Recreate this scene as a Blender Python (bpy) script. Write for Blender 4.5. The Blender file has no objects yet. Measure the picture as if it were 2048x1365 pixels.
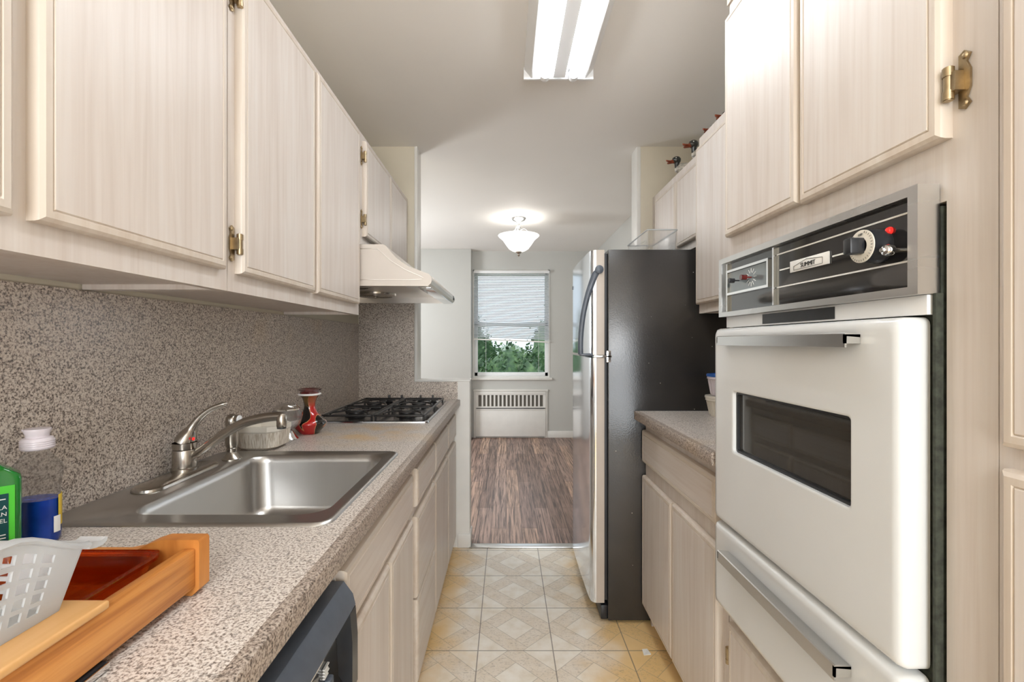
import bpy, bmesh, math, random
from mathutils import Vector, Matrix
R = math.radians
SC = bpy.context.scene
COL = SC.collection

# ------------------------------------------------------------------ camera, world, lights
F = 930.0
cd = bpy.data.cameras.new('camera'); cam = bpy.data.objects.new('camera', cd); COL.objects.link(cam)
cd.sensor_width = 36.0; cd.lens = 36.0 * F / 2048.0
cd.shift_x = 11 / 2048.0; cd.shift_y = 2.5 / 2048.0
cd.clip_start = 0.02
cam.location = (0, 0, 1.26); cam.rotation_euler = (R(90), 0, 0)
SC.camera = cam
SC.view_settings.view_transform = 'Standard'; SC.view_settings.look = 'None'
SC.view_settings.exposure = 0.68; SC.view_settings.gamma = 1.0
SC.view_settings.use_curve_mapping = False
SC.cycles.use_denoising = True
SC.cycles.max_bounces = 10; SC.cycles.diffuse_bounces = 6; SC.cycles.glossy_bounces = 5
SC.cycles.transmission_bounces = 8; SC.cycles.transparent_max_bounces = 12
SC.cycles.sample_clamp_indirect = 6.0; SC.cycles.caustics_refractive = False; SC.cycles.caustics_reflective = False

world = bpy.data.worlds.new('world'); SC.world = world; world.use_nodes = True
bg = world.node_tree.nodes['Background']
bg.inputs[0].default_value = (0.80, 0.90, 1.0, 1); bg.inputs[1].default_value = 1.0

def lamp(name, kind, loc, rot, energy, color=(1, 1, 1), size=1.0, size_y=None):
    l = bpy.data.lights.new(name, kind); l.energy = energy; l.color = color
    if kind == 'AREA':
        l.size = size
        if size_y: l.shape = 'RECTANGLE'; l.size_y = size_y
    elif kind == 'SUN': l.angle = size
    else: l.shadow_soft_size = size
    o = bpy.data.objects.new(name, l); COL.objects.link(o); o.location = loc; o.rotation_euler = rot
    return o
lamp('sun', 'SUN', (0, 0, 20), (R(48), 0, R(-28)), 1.3, (1.0, 0.96, 0.88), R(1.0))
# added unseen fill lamps behind the camera and in the dining room's other end
lamp('rear_fill_area', 'AREA', (0.1, -1.9, 1.2), (R(90), 0, 0), 34, (0.95, 0.98, 1.0), 1.3, 2.0)
lamp('rear_fill_point', 'POINT', (0.1, -1.1, 1.9), (0, 0, 0), 24, (0.96, 0.98, 1.0), 0.25)
lamp('dining_fill', 'POINT', (-2.0, 4.4, 1.45), (0, 0, 0), 62, (0.95, 0.98, 1.0), .3)
TUBE_STRENGTH = 13.0
LAMP_STRENGTH = 0.9

# ------------------------------------------------------------------ materials
def new_mat(name):
    m = bpy.data.materials.new(name); m.use_nodes = True
    nt = m.node_tree; b = nt.nodes['Principled BSDF']
    return m, nt, b
def setb(b, col=None, rough=None, metal=None, spec=None, trans=None, ior=None, coat=None, alpha=None, emis=None, es=None, sss=None):
    if col is not None: b.inputs['Base Color'].default_value = (*col, 1)
    if rough is not None: b.inputs['Roughness'].default_value = rough
    if metal is not None: b.inputs['Metallic'].default_value = metal
    if spec is not None: b.inputs['Specular IOR Level'].default_value = spec
    if trans is not None: b.inputs['Transmission Weight'].default_value = trans
    if ior is not None: b.inputs['IOR'].default_value = ior
    if coat is not None: b.inputs['Coat Weight'].default_value = coat
    if alpha is not None: b.inputs['Alpha'].default_value = alpha
    if emis is not None: b.inputs['Emission Color'].default_value = (*emis, 1)
    if es is not None: b.inputs['Emission Strength'].default_value = es
def s2l(r, g, b):
    f = lambda c: (c / 255 / 12.92) if c / 255 <= 0.04045 else ((c / 255 + 0.055) / 1.055) ** 2.4
    return (f(r), f(g), f(b))
def coords(nt, scale=(1, 1, 1), kind='Object', rot=(0, 0, 0), loc=(0, 0, 0)):
    if kind == 'World':
        tc = nt.nodes.new('ShaderNodeNewGeometry'); out = tc.outputs['Position']
    else:
        tc = nt.nodes.new('ShaderNodeTexCoord'); out = tc.outputs[kind]
    mp = nt.nodes.new('ShaderNodeMapping'); mp.inputs['Scale'].default_value = scale
    mp.inputs['Rotation'].default_value = rot; mp.inputs['Location'].default_value = loc
    nt.links.new(out, mp.inputs['Vector']); return mp.outputs[0]
def noise(nt, vec, scale, detail=3, rough=0.5, dist=0.0):
    n = nt.nodes.new('ShaderNodeTexNoise'); n.inputs['Scale'].default_value = scale
    n.inputs['Detail'].default_value = detail; n.inputs['Roughness'].default_value = rough
    n.inputs['Distortion'].default_value = dist
    nt.links.new(vec, n.inputs['Vector']); return n.outputs['Fac']
def ramp(nt, fac, stops, interp='LINEAR'):
    r = nt.nodes.new('ShaderNodeValToRGB'); cr = r.color_ramp; cr.interpolation = interp
    while len(cr.elements) < len(stops): cr.elements.new(0.5)
    for e, (p, c) in zip(cr.elements, stops):
        e.position = p; e.color = (*c, 1) if len(c) == 3 else c
    nt.links.new(fac, r.inputs[0]); return r.outputs[0]
def mixc(nt, fac, a, b, mode='MIX'):
    m = nt.nodes.new('ShaderNodeMix'); m.data_type = 'RGBA'; m.blend_type = mode
    for sock, v in ((m.inputs[0], fac), (m.inputs[6], a), (m.inputs[7], b)):
        if isinstance(v, (int, float)): sock.default_value = v
        elif isinstance(v, tuple): sock.default_value = (*v, 1)
        else: nt.links.new(v, sock)
    return m.outputs[2]
def mth(nt, op, a, b=None, c=None):
    m = nt.nodes.new('ShaderNodeMath'); m.operation = op
    for i, v in enumerate((a, b, c)):
        if v is None: continue
        if isinstance(v, (int, float)): m.inputs[i].default_value = v
        else: nt.links.new(v, m.inputs[i])
    return m.outputs[0]
def bump(nt, b, h, strength=0.2, dist=0.01):
    n = nt.nodes.new('ShaderNodeBump'); n.inputs['Strength'].default_value = strength
    n.inputs['Distance'].default_value = dist
    nt.links.new(h, n.inputs['Height']); nt.links.new(n.outputs[0], b.inputs['Normal'])

def plain(name, col, rough=0.5, metal=0.0, var=0.04, vscale=6.0, **k):
    """a material with a little procedural variation so that nothing is dead flat"""
    m, nt, b = new_mat(name); setb(b, col, rough, metal, **k)
    if var > 0:
        n = noise(nt, coords(nt), vscale, 3)
        lo = tuple(c * (1 - var) for c in col); hi = tuple(min(1, c * (1 + var)) for c in col)
        nt.links.new(ramp(nt, n, [(0.3, lo), (0.7, hi)]), b.inputs['Base Color'])
    return m
def wood(name, dark, mid, light, axis='z', rough=0.42, fine=90.0, long_=2.2, contrast=1.0, coat=0.0):
    m, nt, b = new_mat(name); setb(b, mid, rough, coat=coat)
    sc = {'z': (fine, fine, long_), 'y': (fine, long_, fine), 'x': (long_, fine, fine)}[axis]
    n1 = noise(nt, coords(nt, sc, 'World'), 1.0, 4, 0.6, 0.3)
    sc2 = tuple(s * 0.16 if s > 10 else s * 0.5 for s in sc)
    n2 = noise(nt, coords(nt, sc2, 'World'), 1.0, 3, 0.55, 1.2)
    k = 0.2 / contrast; c1 = ramp(nt, n1, [(0.5 - k, dark), (0.5, mid), (0.5 + k, light)])
    c2 = ramp(nt, n2, [(0.32, dark), (0.52, mid), (0.68, light)])
    nt.links.new(mixc(nt, 0.55, c1, c2), b.inputs['Base Color'])
    return m
PALE_D, PALE_M, PALE_L = (0.55, 0.475, 0.42), (0.64, 0.575, 0.525), (0.675, 0.63, 0.59)
M = {}
M['lam_v'] = wood('pale_laminate_vertical', PALE_D, PALE_M, PALE_L, 'z', 0.38)
M['lam_h'] = wood('pale_laminate_horizontal', PALE_D, PALE_M, PALE_L, 'y', 0.38)
M['edge_v'] = wood('pale_edge_wood', (0.53, 0.44, 0.36), (0.61, 0.535, 0.46), (0.66, 0.60, 0.535), 'z', 0.40, 60)
M['edge_h'] = wood('pale_edge_wood_horizontal', (0.53, 0.44, 0.36), (0.61, 0.535, 0.46), (0.66, 0.60, 0.535), 'y', 0.40, 60)
M['oak'] = wood('honey_oak', (0.34, 0.10, 0.016), (0.62, 0.25, 0.055), (0.76, 0.36, 0.10), 'y', 0.38, 75, 2.5, contrast=2.2)
M['oak_end'] = wood('honey_oak_end', (0.36, 0.115, 0.02), (0.55, 0.21, 0.045), (0.66, 0.29, 0.075), 'z', 0.42, 40, 6.0)
M['board'] = wood('tan_board', (0.60, 0.30, 0.10), (0.72, 0.41, 0.16), (0.80, 0.50, 0.23), 'y', 0.38, 40, 3.0)
M['wall'] = plain('wall_paint', (0.56, 0.56, 0.535), 0.6, var=0.02, vscale=1.5)
M['wall_k'] = plain('kitchen_wall_paint', (0.68, 0.62, 0.50), 0.6, var=0.06, vscale=3)
M['trimw'] = plain('white_trim_paint', (0.78, 0.765, 0.73), 0.4, var=0.03, vscale=8)
M['ceil'] = plain('ceiling_paint', (0.86, 0.835, 0.80), 0.7, var=0.02, vscale=1.2)
M['white'] = plain('white_enamel', (0.69, 0.70, 0.70), 0.14, var=0.01, coat=0.3)
M['white_metal'] = plain('white_fixture_metal', (0.85, 0.86, 0.87), 0.35, var=0.01)
M['black'] = plain('black_plastic', (0.018, 0.019, 0.022), 0.3, var=0.2, vscale=20)
M['blackiron'] = plain('black_cast_iron', (0.02, 0.019, 0.019), 0.38, var=0.3, vscale=30)
M['rubber'] = plain('dark_gasket', (0.03, 0.032, 0.036), 0.5, var=0.2)
M['shadowgap'] = plain('dark_insulation', (0.035, 0.04, 0.03), 0.9, var=0.5, vscale=80)
M['grey_plastic'] = plain('grey_blue_plastic', (0.085, 0.10, 0.125), 0.35, var=0.08, vscale=40)
M['chrome'] = plain('chrome', (0.78, 0.78, 0.78), 0.09, 1.0, var=0.0)
M['satin'] = plain('satin_chrome', (0.66, 0.66, 0.65), 0.24, 1.0, var=0.0)
M['nickel'] = plain('brushed_nickel', (0.44, 0.405, 0.36), 0.24, 1.0, var=0.05, vscale=30)
M['brass'] = plain('aged_brass', (0.40, 0.31, 0.19), 0.38, 1.0, var=0.2, vscale=60)
def brushed(name, col, rough, sc):
    m, nt, b = new_mat(name); setb(b, col, rough, 1.0)
    n = noise(nt, coords(nt, sc, 'World'), 1.0, 3, 0.6)
    nt.links.new(ramp(nt, n, [(0.3, (rough * 0.92,) * 3), (0.7, (min(1, rough * 1.1),) * 3)]), b.inputs['Roughness'])
    nt.links.new(ramp(nt, n, [(0.2, tuple(c * 0.96 for c in col)), (0.8, col)]), b.inputs['Base Color'])
    return m
M['steel'] = brushed('sink_steel', (0.54, 0.53, 0.515), 0.30, (150, 4, 4))
M['steel_hood'] = brushed('hood_steel', (0.80, 0.76, 0.71), 0.30, (6, 6, 300))
M['steel_fridge'] = brushed('fridge_steel', (0.84, 0.88, 0.94), 0.13, (60, 60, 3))
M['steel_trim'] = brushed('oven_trim_steel', (0.72, 0.72, 0.71), 0.28, (2, 2, 12))

def granite(name, dark, mid, tan, light, sc=210.0):
    m, nt, b = new_mat(name); setb(b, mid, 0.34)
    v = coords(nt, (1, 1, 1), 'World')
    n1 = noise(nt, v, sc, 4, 0.62)
    n2 = noise(nt, v, sc * 0.45, 3, 0.6)
    c1 = ramp(nt, n1, [(0.36, dark), (0.44, mid), (0.50, tan), (0.56, light)])
    spots = ramp(nt, n2, [(0.36, (1, 1, 1)), (0.42, (0, 0, 0))])
    c2 = mixc(nt, mth(nt, 'MULTIPLY', spots, 0.55), c1, dark)
    stain = ramp(nt, noise(nt, v, 3.2, 2), [(0.62, (0, 0, 0)), (0.74, (1, 1, 1))])
    c3 = mixc(nt, mth(nt, 'MULTIPLY', stain, 0.25), c2, (0.60, 0.40, 0.17))
    # amber heat stain on the counter in front of the cooktop
    vm = nt.nodes.new('ShaderNodeVectorMath'); vm.operation = 'DISTANCE'; nt.links.new(v, vm.inputs[0]); vm.inputs[1].default_value = (-0.52, 1.80, 0.908)
    near_ = nt.nodes.new('ShaderNodeMapRange'); nt.links.new(vm.outputs['Value'], near_.inputs[0])
    for i_, q_ in ((1, 0.06), (2, 0.26), (3, 1.0), (4, 0.0)): near_.inputs[i_].default_value = q_
    blot = ramp(nt, noise(nt, v, 9, 3), [(0.40, (0, 0, 0)), (0.62, (1, 1, 1))])
    c3 = mixc(nt, mth(nt, 'MULTIPLY', mth(nt, 'MULTIPLY', near_.outputs[0], blot), 0.75), c3, (0.66, 0.42, 0.15))
    nt.links.new(c3, b.inputs['Base Color'])
    return m
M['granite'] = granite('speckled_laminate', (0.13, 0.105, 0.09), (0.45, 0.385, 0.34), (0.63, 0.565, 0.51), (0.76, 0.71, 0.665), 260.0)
M['granite_s'] = granite('speckled_laminate_shaded_splash', (0.07, 0.05, 0.04), (0.37, 0.30, 0.25), (0.56, 0.475, 0.405), (0.76, 0.68, 0.60), 260.0)  # same laminate as the counter, with its under-cabinet shade darkened in

M['granite_e'] = granite('speckled_laminate_shaded_edge', (0.06, 0.045, 0.036), (0.22, 0.17, 0.14), (0.34, 0.275, 0.23), (0.48, 0.41, 0.35), 260.0)  # same laminate as the top, front edge shade put into the colour

# embossed vinyl tile floor
def vinyl():
    m, nt, b = new_mat('embossed_vinyl_tile'); setb(b, (0.7, 0.6, 0.45), 0.28)
    T = 0.3065
    g = nt.nodes.new('ShaderNodeNewGeometry'); sp = nt.nodes.new('ShaderNodeSeparateXYZ')
    nt.links.new(g.outputs['Position'], sp.inputs[0]); X, Y = sp.outputs[0], sp.outputs[1]
    fu = mth(nt, 'FRACT', mth(nt, 'DIVIDE', mth(nt, 'ADD', X, 0.1165 + T * 20), T))
    fv = mth(nt, 'FRACT', mth(nt, 'DIVIDE', mth(nt, 'ADD', Y, -2.243 + T * 20), 0.3045))
    u = mth(nt, 'SUBTRACT', fu, 0.5); v = mth(nt, 'SUBTRACT', fv, 0.5)
    au, av = mth(nt, 'ABSOLUTE', u), mth(nt, 'ABSOLUTE', v)
    s = mth(nt, 'ADD', au, av)
    p = mth(nt, 'ADD', u, v); q = mth(nt, 'SUBTRACT', u, v)
    edge = mth(nt, 'MAXIMUM', au, av)
    def near(val, c, w):   # 1 where |val-c|<w
        return mth(nt, 'LESS_THAN', mth(nt, 'ABSOLUTE', mth(nt, 'SUBTRACT', val, c)), w)
    grout = mth(nt, 'GREATER_THAN', edge, 0.4925)
    dia = near(s, 0.27, 0.007); band = near(s, 0.60, 0.007)
    cut1 = mth(nt, 'MULTIPLY', near(mth(nt, 'ABSOLUTE', p), 0.27, 0.006), mth(nt, 'GREATER_THAN', s, 0.27))
    cut1 = mth(nt, 'MULTIPLY', cut1, mth(nt, 'LESS_THAN', s, 0.60))
    lines = mth(nt, 'MAXIMUM', mth(nt, 'MAXIMUM', dia, band), cut1)
    inband = mth(nt, 'MULTIPLY', mth(nt, 'GREATER_THAN', s, 0.27), mth(nt, 'LESS_THAN', s, 0.60))
    wv = coords(nt, (1, 1, 1), 'World')
    emb = ramp(nt, noise(nt, coords(nt, (60, 170, 1), 'World'), 1.0, 3, 0.6, 1.5), [(0.55, (0, 0, 0)), (0.60, (1, 1, 1))])
    emb = mth(nt, 'MULTIPLY', emb, inband)
    mott = noise(nt, wv, 14, 4, 0.6)
    base = ramp(nt, mott, [(0.3, (0.76, 0.68, 0.55)), (0.5, (0.85, 0.79, 0.69)), (0.7, (0.90, 0.86, 0.78))])
    bandc = mixc(nt, mth(nt, 'MULTIPLY', inband, 0.40), base, (0.72, 0.60, 0.46))
    # amber wear away from the walked middle of the aisle
    ax = mth(nt, 'ABSOLUTE', mth(nt, 'SUBTRACT', X, 0.06))
    wob = mth(nt, 'MULTIPLY', mth(nt, 'SUBTRACT', noise(nt, wv, 5, 3), 0.5), 0.5)
    wear = nt.nodes.new('ShaderNodeMapRange'); wear.interpolation_type = 'SMOOTHSTEP'
    nt.links.new(mth(nt, 'ADD', ax, wob), wear.inputs[0])
    wear.inputs[1].default_value = 0.20; wear.inputs[2].default_value = 0.46
    amber = mixc(nt, mth(nt, 'MULTIPLY', wear.outputs[0], 0.85), bandc, (0.74, 0.48, 0.17))
    c = mixc(nt, mth(nt, 'MULTIPLY', emb, 0.35), amber, (0.22, 0.16, 0.10))
    c = mixc(nt, mth(nt, 'MULTIPLY', lines, 0.42), c, (0.25, 0.21, 0.16))
    c = mixc(nt, mth(nt, 'MULTIPLY', grout, 0.75), c, (0.16, 0.13, 0.10))
    nt.links.new(c, b.inputs['Base Color'])
    h = mth(nt, 'ADD', mth(nt, 'ADD', lines, grout), mth(nt, 'MULTIPLY', emb, 0.6))
    bump(nt, b, mth(nt, 'MULTIPLY', h, -1.0), 0.35, 0.0015)
    return m
M['vinyl'] = vinyl()

def plankfloor():
    m, nt, b = new_mat('weathered_plank_floor'); setb(b, (0.3, 0.2, 0.15), 0.38)
    br = nt.nodes.new('ShaderNodeTexBrick')
    nt.links.new(coords(nt, (1, 1, 1), 'World', (0, 0, R(90))), br.inputs['Vector'])
    br.inputs['Scale'].default_value = 1.0; br.inputs['Brick Width'].default_value = 1.05
    br.inputs['Row Height'].default_value = 0.105; br.inputs['Mortar Size'].default_value = 0.0016
    br.inputs['Color1'].default_value = (0.0, 0, 0, 1); br.inputs['Color2'].default_value = (1, 1, 1, 1)
    br.inputs['Mortar'].default_value = (0.5, 0.5, 0.5, 1); br.inputs['Bias'].default_value = 0
    br.offset = 0.37
    base = ramp(nt, br.outputs['Color'], [(0.0, (0.22, 0.145, 0.115)), (0.35, (0.29, 0.195, 0.16)), (0.7, (0.36, 0.25, 0.205)), (1.0, (0.45, 0.30, 0.22))])
    grain = noise(nt, coords(nt, (70, 2.4, 1), 'World'), 1.0, 6, 0.66, 0.9)
    gr = ramp(nt, grain, [(0.38, (0.20, 0.18, 0.18)), (0.50, (0.85, 0.83, 0.82)), (0.62, (1.45, 1.40, 1.38))])
    c = mixc(nt, 0.9, base, gr, 'MULTIPLY')
    knots = ramp(nt, noise(nt, coords(nt, (14, 3, 1), 'World'), 1.0, 3, 0.6, 0.8), [(0.28, (1, 1, 1)), (0.36, (0, 0, 0))])
    c = mixc(nt, mth(nt, 'MULTIPLY', knots, 0.7), c, (0.09, 0.06, 0.055))
    c = mixc(nt, br.outputs['Fac'], c, (0.05, 0.03, 0.025))
    nt.links.new(c, b.inputs['Base Color']); bump(nt, b, grain, 0.25, 0.002)
    return m
M['planks'] = plankfloor()

def fridge_black():
    m, nt, b = new_mat('black_textured_enamel'); setb(b, (0.02, 0.02, 0.02), 0.22, spec=0.6)
    v = coords(nt, (1, 1, 1), 'World')
    n = noise(nt, v, 160, 2); bump(nt, b, n, 0.25, 0.001)
    smudge = noise(nt, v, 3, 2, 0.5)
    c = ramp(nt, smudge, [(0.3, (0.022, 0.022, 0.023)), (0.7, (0.042, 0.038, 0.034))])
    vo = nt.nodes.new('ShaderNodeTexVoronoi'); vo.inputs['Scale'].default_value = 26
    nt.links.new(v, vo.inputs['Vector'])
    dots = mth(nt, 'LESS_THAN', vo.outputs['Distance'], 0.045)
    rnd = nt.nodes.new('ShaderNodeSeparateColor'); nt.links.new(vo.outputs['Color'], rnd.inputs[0])
    dots = mth(nt, 'MULTIPLY', dots, mth(nt, 'GREATER_THAN', rnd.outputs[0], 0.55))
    nt.links.new(mixc(nt, mth(nt, 'MULTIPLY', dots, 0.8), c, (0.6, 0.58, 0.5)), b.inputs['Base Color'])
    nt.links.new(ramp(nt, smudge, [(0.3, (0.16,) * 3), (0.7, (0.26,) * 3)]), b.inputs['Roughness'])
    return m
M['fridge_side'] = fridge_black()
M['taupe'] = plain('taupe_door_side', (0.43, 0.37, 0.315), 0.4, var=0.05)  # flat taupe for the near sides of the fridge doors
def emit(name, col, strength):
    m, nt, b = new_mat(name); setb(b, (0.9, 0.9, 0.9), 0.4, emis=col, es=strength); return m
M['tube'] = emit('lit_fluorescent_tube', (0.91, 0.96, 1.0), TUBE_STRENGTH)
M['bowl'] = emit('lit_frosted_glass', (1.0, 0.98, 0.92), LAMP_STRENGTH)
def bowlmat():
    m = M['bowl']; nt = m.node_tree; b = nt.nodes['Principled BSDF']
    vo = nt.nodes.new('ShaderNodeTexNoise'); vo.inputs['Scale'].default_value = 9
    tc = coords(nt, (1, 1, 1)); nt.links.new(tc, vo.inputs['Vector'])
    nt.links.new(mth(nt, 'MULTIPLY_ADD', vo.outputs['Fac'], 0.6, LAMP_STRENGTH * 0.45 - 0.1), b.inputs['Emission Strength'])
bowlmat()
def glassy(name, col, rough=0.02, ior=1.45, alpha_mix=0.0):
    m, nt, b = new_mat(name); setb(b, col, rough, trans=1.0, ior=ior)
    # let light through for shadows the way thin glass does
    if alpha_mix > 0:
        tr = nt.nodes.new('ShaderNodeBsdfTransparent'); tr.inputs[0].default_value = (*col, 1)
        mx = nt.nodes.new('ShaderNodeMixShader'); mx.inputs[0].default_value = alpha_mix
        out = nt.nodes['Material Output']
        nt.links.new(b.outputs[0], mx.inputs[1]); nt.links.new(tr.outputs[0], mx.inputs[2])
        nt.links.new(mx.outputs[0], out.inputs[0])
    return m
M['clear'] = glassy('clear_plastic', (0.95, 0.96, 0.97), 0.05, 1.25, 0.6)
M['clear_thin'] = glassy('clear_squeeze_plastic', (0.94, 0.95, 0.96), 0.03, 1.12, 0.72)
M['frost'] = glassy('frosted_plastic', (0.93, 0.94, 0.95), 0.5, 1.1, 0.30)
_b = M['frost'].node_tree.nodes['Principled BSDF']; setb(_b, (0.74, 0.76, 0.78), 0.30, trans=0.30)
M['amber'] = glassy('amber_glass', (1.0, 0.52, 0.20), 0.03, 1.45, 0.5)
M['pane'] = glassy('window_glass', (0.97, 0.98, 0.98), 0.0, 1.02, 0.9)
M['ovenglass'] = plain('dark_oven_glass', (0.035, 0.033, 0.03), 0.04, var=0.1, coat=0.5)
M['panelglass'] = plain('black_glass_panel', (0.012, 0.012, 0.013), 0.06, var=0.1, spec=0.8, coat=0.3)
M['clockface'] = plain('clock_face', (0.16, 0.19, 0.20), 0.06, var=0.1, coat=0.5)
M['bluefluid'] = plain('blue_dish_soap', (0.008, 0.06, 0.42), 0.12, var=0.25, vscale=30, coat=0.3)
M['greenfluid'] = plain('green_bottle', (0.006, 0.17, 0.018), 0.12, var=0.2, vscale=20, coat=0.4)
M['lime'] = plain('lime_label', (0.09, 0.62, 0.05), 0.4, var=0.05)
M['teal'] = plain('dark_teal_label', (0.005, 0.07, 0.075), 0.4, var=0.2)
M['paper'] = plain('white_print', (0.82, 0.82, 0.80), 0.6, var=0.0)
M['yellow'] = plain('yellow_label', (0.75, 0.52, 0.03), 0.4, var=0.05)
M['pinkcap'] = plain('pale_pink_cap', (0.72, 0.66, 0.70), 0.3, var=0.03)
M['ceramic'] = plain('cream_ceramic', (0.72, 0.68, 0.60), 0.2, var=0.03)
def ribbed():
    m, nt, b = new_mat('ribbed_cream_ceramic'); setb(b, (0.66, 0.61, 0.53), 0.3)
    n = noise(nt, coords(nt, (320, 320, 14), 'World'), 1.0, 2)
    nt.links.new(ramp(nt, n, [(0.35, (0.45, 0.38, 0.29)), (0.55, (0.72, 0.67, 0.59))]), b.inputs['Base Color'])
    bump(nt, b, n, 0.6, 0.002); return m
M['ribbed'] = ribbed()
def vasemat():
    m, nt, b = new_mat('red_black_drip_glaze'); setb(b, (0.3, 0.01, 0.01), 0.06, coat=0.6)
    n = noise(nt, coords(nt, (11, 11, 3.0)), 1.0, 2, 0.4, 0.9)
    c = ramp(nt, n, [(0.42, (0.006, 0.005, 0.005)), (0.455, (0.01, 0.006, 0.005)), (0.47, (0.75, 0.30, 0.12)), (0.485, (0.42, 0.008, 0.008)), (0.7, (0.50, 0.012, 0.010))])
    sp = nt.nodes.new('ShaderNodeSeparateXYZ'); tc = nt.nodes.new('ShaderNodeTexCoord')
    nt.links.new(tc.outputs['Object'], sp.inputs[0])
    neck = ramp(nt, sp.outputs[2], [(0.098, (0, 0, 0)), (0.125, (1, 1, 1))])
    nt.links.new(mixc(nt, mth(nt, 'MULTIPLY', neck, 0.6), c, (0.22, 0.13, 0.045)), b.inputs['Base Color'])
    return m
M['vase'] = vasemat()
M['darkred'] = plain('dark_red_glaze', (0.10, 0.010, 0.010), 0.08, var=0.4, vscale=40, coat=0.5)
M['duckhead'] = plain('dark_green_lacquer', (0.028, 0.030, 0.026), 0.22, var=0.3, vscale=40)
M['beak'] = plain('red_brown_lacquer', (0.24, 0.055, 0.025), 0.25, var=0.3, vscale=60)
M['duckbody'] = plain('speckled_duck_body', (0.45, 0.42, 0.36), 0.35, var=0.6, vscale=60)
M['red'] = emit('red_indicator', (1.0, 0.03, 0.02), 0.6); setb(M['red'].node_tree.nodes['Principled BSDF'], (0.7, 0.01, 0.01), 0.15)
M['bluelid'] = plain('blue_lid', (0.03, 0.12, 0.42), 0.35, var=0.04)
M['leaf'] = None
def leafmat():
    m, nt, b = new_mat('leaves'); setb(b, (0.08, 0.16, 0.05), 0.55)
    n = noise(nt, coords(nt, (1, 1, 1), 'World'), 2.6, 4, 0.7)
    nt.links.new(ramp(nt, n, [(0.3, (0.018, 0.045, 0.02)), (0.5, (0.05, 0.105, 0.04)), (0.7, (0.13, 0.215, 0.085))]), b.inputs['Base Color'])
    return m
M['leaf'] = leafmat()
M['bark'] = plain('bark', (0.08, 0.055, 0.035), 0.8, var=0.3)
M['lawn'] = plain('lawn', (0.10, 0.20, 0.06), 0.9, var=0.4, vscale=1)
M['siding'] = plain('cream_siding', (0.75, 0.70, 0.62), 0.7, var=0.05)
M['roof'] = plain('pale_green_roof', (0.42, 0.50, 0.43), 0.8, var=0.1)
M['slat'] = None
def slatmat():
    m, nt, b = new_mat('blind_slat'); setb(b, (0.78, 0.79, 0.81), 0.45)
    tl = nt.nodes.new('ShaderNodeBsdfTranslucent'); tl.inputs[0].default_value = (0.80, 0.84, 0.89, 1)
    mx = nt.nodes.new('ShaderNodeMixShader'); mx.inputs[0].default_value = 0.35
    nt.links.new(b.outputs[0], mx.inputs[1]); nt.links.new(tl.outputs[0], mx.inputs[2])
    nt.links.new(mx.outputs[0], nt.nodes['Material Output'].inputs[0]); return m
M['slat'] = slatmat()

# ------------------------------------------------------------------ mesh helpers
WORIG = {}
def obj(name, bm, mats, parent=None, loc=(0, 0, 0), smooth=True, ang=38, local=False):
    if not isinstance(mats, (list, tuple)): mats = [mats]
    base = WORIG[parent.name] if parent else Vector(loc)
    if not local:
        bmesh.ops.translate(bm, vec=-base, verts=bm.verts)
    bmesh.ops.recalc_face_normals(bm, faces=bm.faces)
    me = bpy.data.meshes.new(name); bm.to_mesh(me); bm.free()
    for mt in mats: me.materials.append(M[mt] if isinstance(mt, str) else mt)
    if smooth:
        me.polygons.foreach_set('use_smooth', [True] * len(me.polygons)); me.set_sharp_from_angle(angle=R(ang))
    o = bpy.data.objects.new(name, me); COL.objects.link(o)
    if parent: o.parent = parent
    else: o.location = loc
    WORIG[o.name] = base.copy()
    return o
def thing(name, label, cat, loc, group=None):
    o = bpy.data.objects.new(name, None); COL.objects.link(o); o.location = loc; o.empty_display_size = 0.05
    WORIG[o.name] = Vector(loc); o['label'] = label; o['category'] = cat
    if group: o['group'] = group
    return o
def tag(o, label, cat, group=None, kind=None):
    o['label'] = label; o['category'] = cat
    if group: o['group'] = group
    if kind: o['kind'] = kind
    return o
def struct(name, bm, mats, **k):
    o = obj(name, bm, mats, **k); o['kind'] = 'structure'; return o
def B(): return bmesh.new()
def box(bm, x0, x1, y0, y1, z0, z1, bev=0.0, mi=0, seg=2):
    x0, x1 = min(x0, x1), max(x0, x1); y0, y1 = min(y0, y1), max(y0, y1); z0, z1 = min(z0, z1), max(z0, z1)
    vs = [bm.verts.new(p) for p in ((x0, y0, z0), (x1, y0, z0), (x1, y1, z0), (x0, y1, z0), (x0, y0, z1), (x1, y0, z1), (x1, y1, z1), (x0, y1, z1))]
    fs = [bm.faces.new([vs[i] for i in q]) for q in ((0, 3, 2, 1), (4, 5, 6, 7), (0, 1, 5, 4), (1, 2, 6, 5), (2, 3, 7, 6), (3, 0, 4, 7))]
    for f in fs: f.material_index = mi
    if bev > 0:
        es = set(e for f in fs for e in f.edges)
        r = bmesh.ops.bevel(bm, geom=list(es), offset=bev, segments=seg, profile=0.5, affect='EDGES', clamp_overlap=True)
        for f in r['faces']: f.material_index = mi
    return bm
def loft(bm, rings, closed=True, cap0=True, cap1=True, mi=0, cmi=None):
    rs = [[bm.verts.new(p) for p in r] for r in rings]
    n = len(rs[0])
    for a, b in zip(rs, rs[1:]):
        for i in range(n if closed else n - 1):
            j = (i + 1) % n
            f = bm.faces.new((a[i], a[j], b[j], b[i])); f.material_index = mi
    if cap0: f = bm.faces.new(rs[0][::-1]); f.material_index = mi
    if cap1: f = bm.faces.new(rs[-1]); f.material_index = mi if cmi is None else cmi
    return bm
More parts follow.
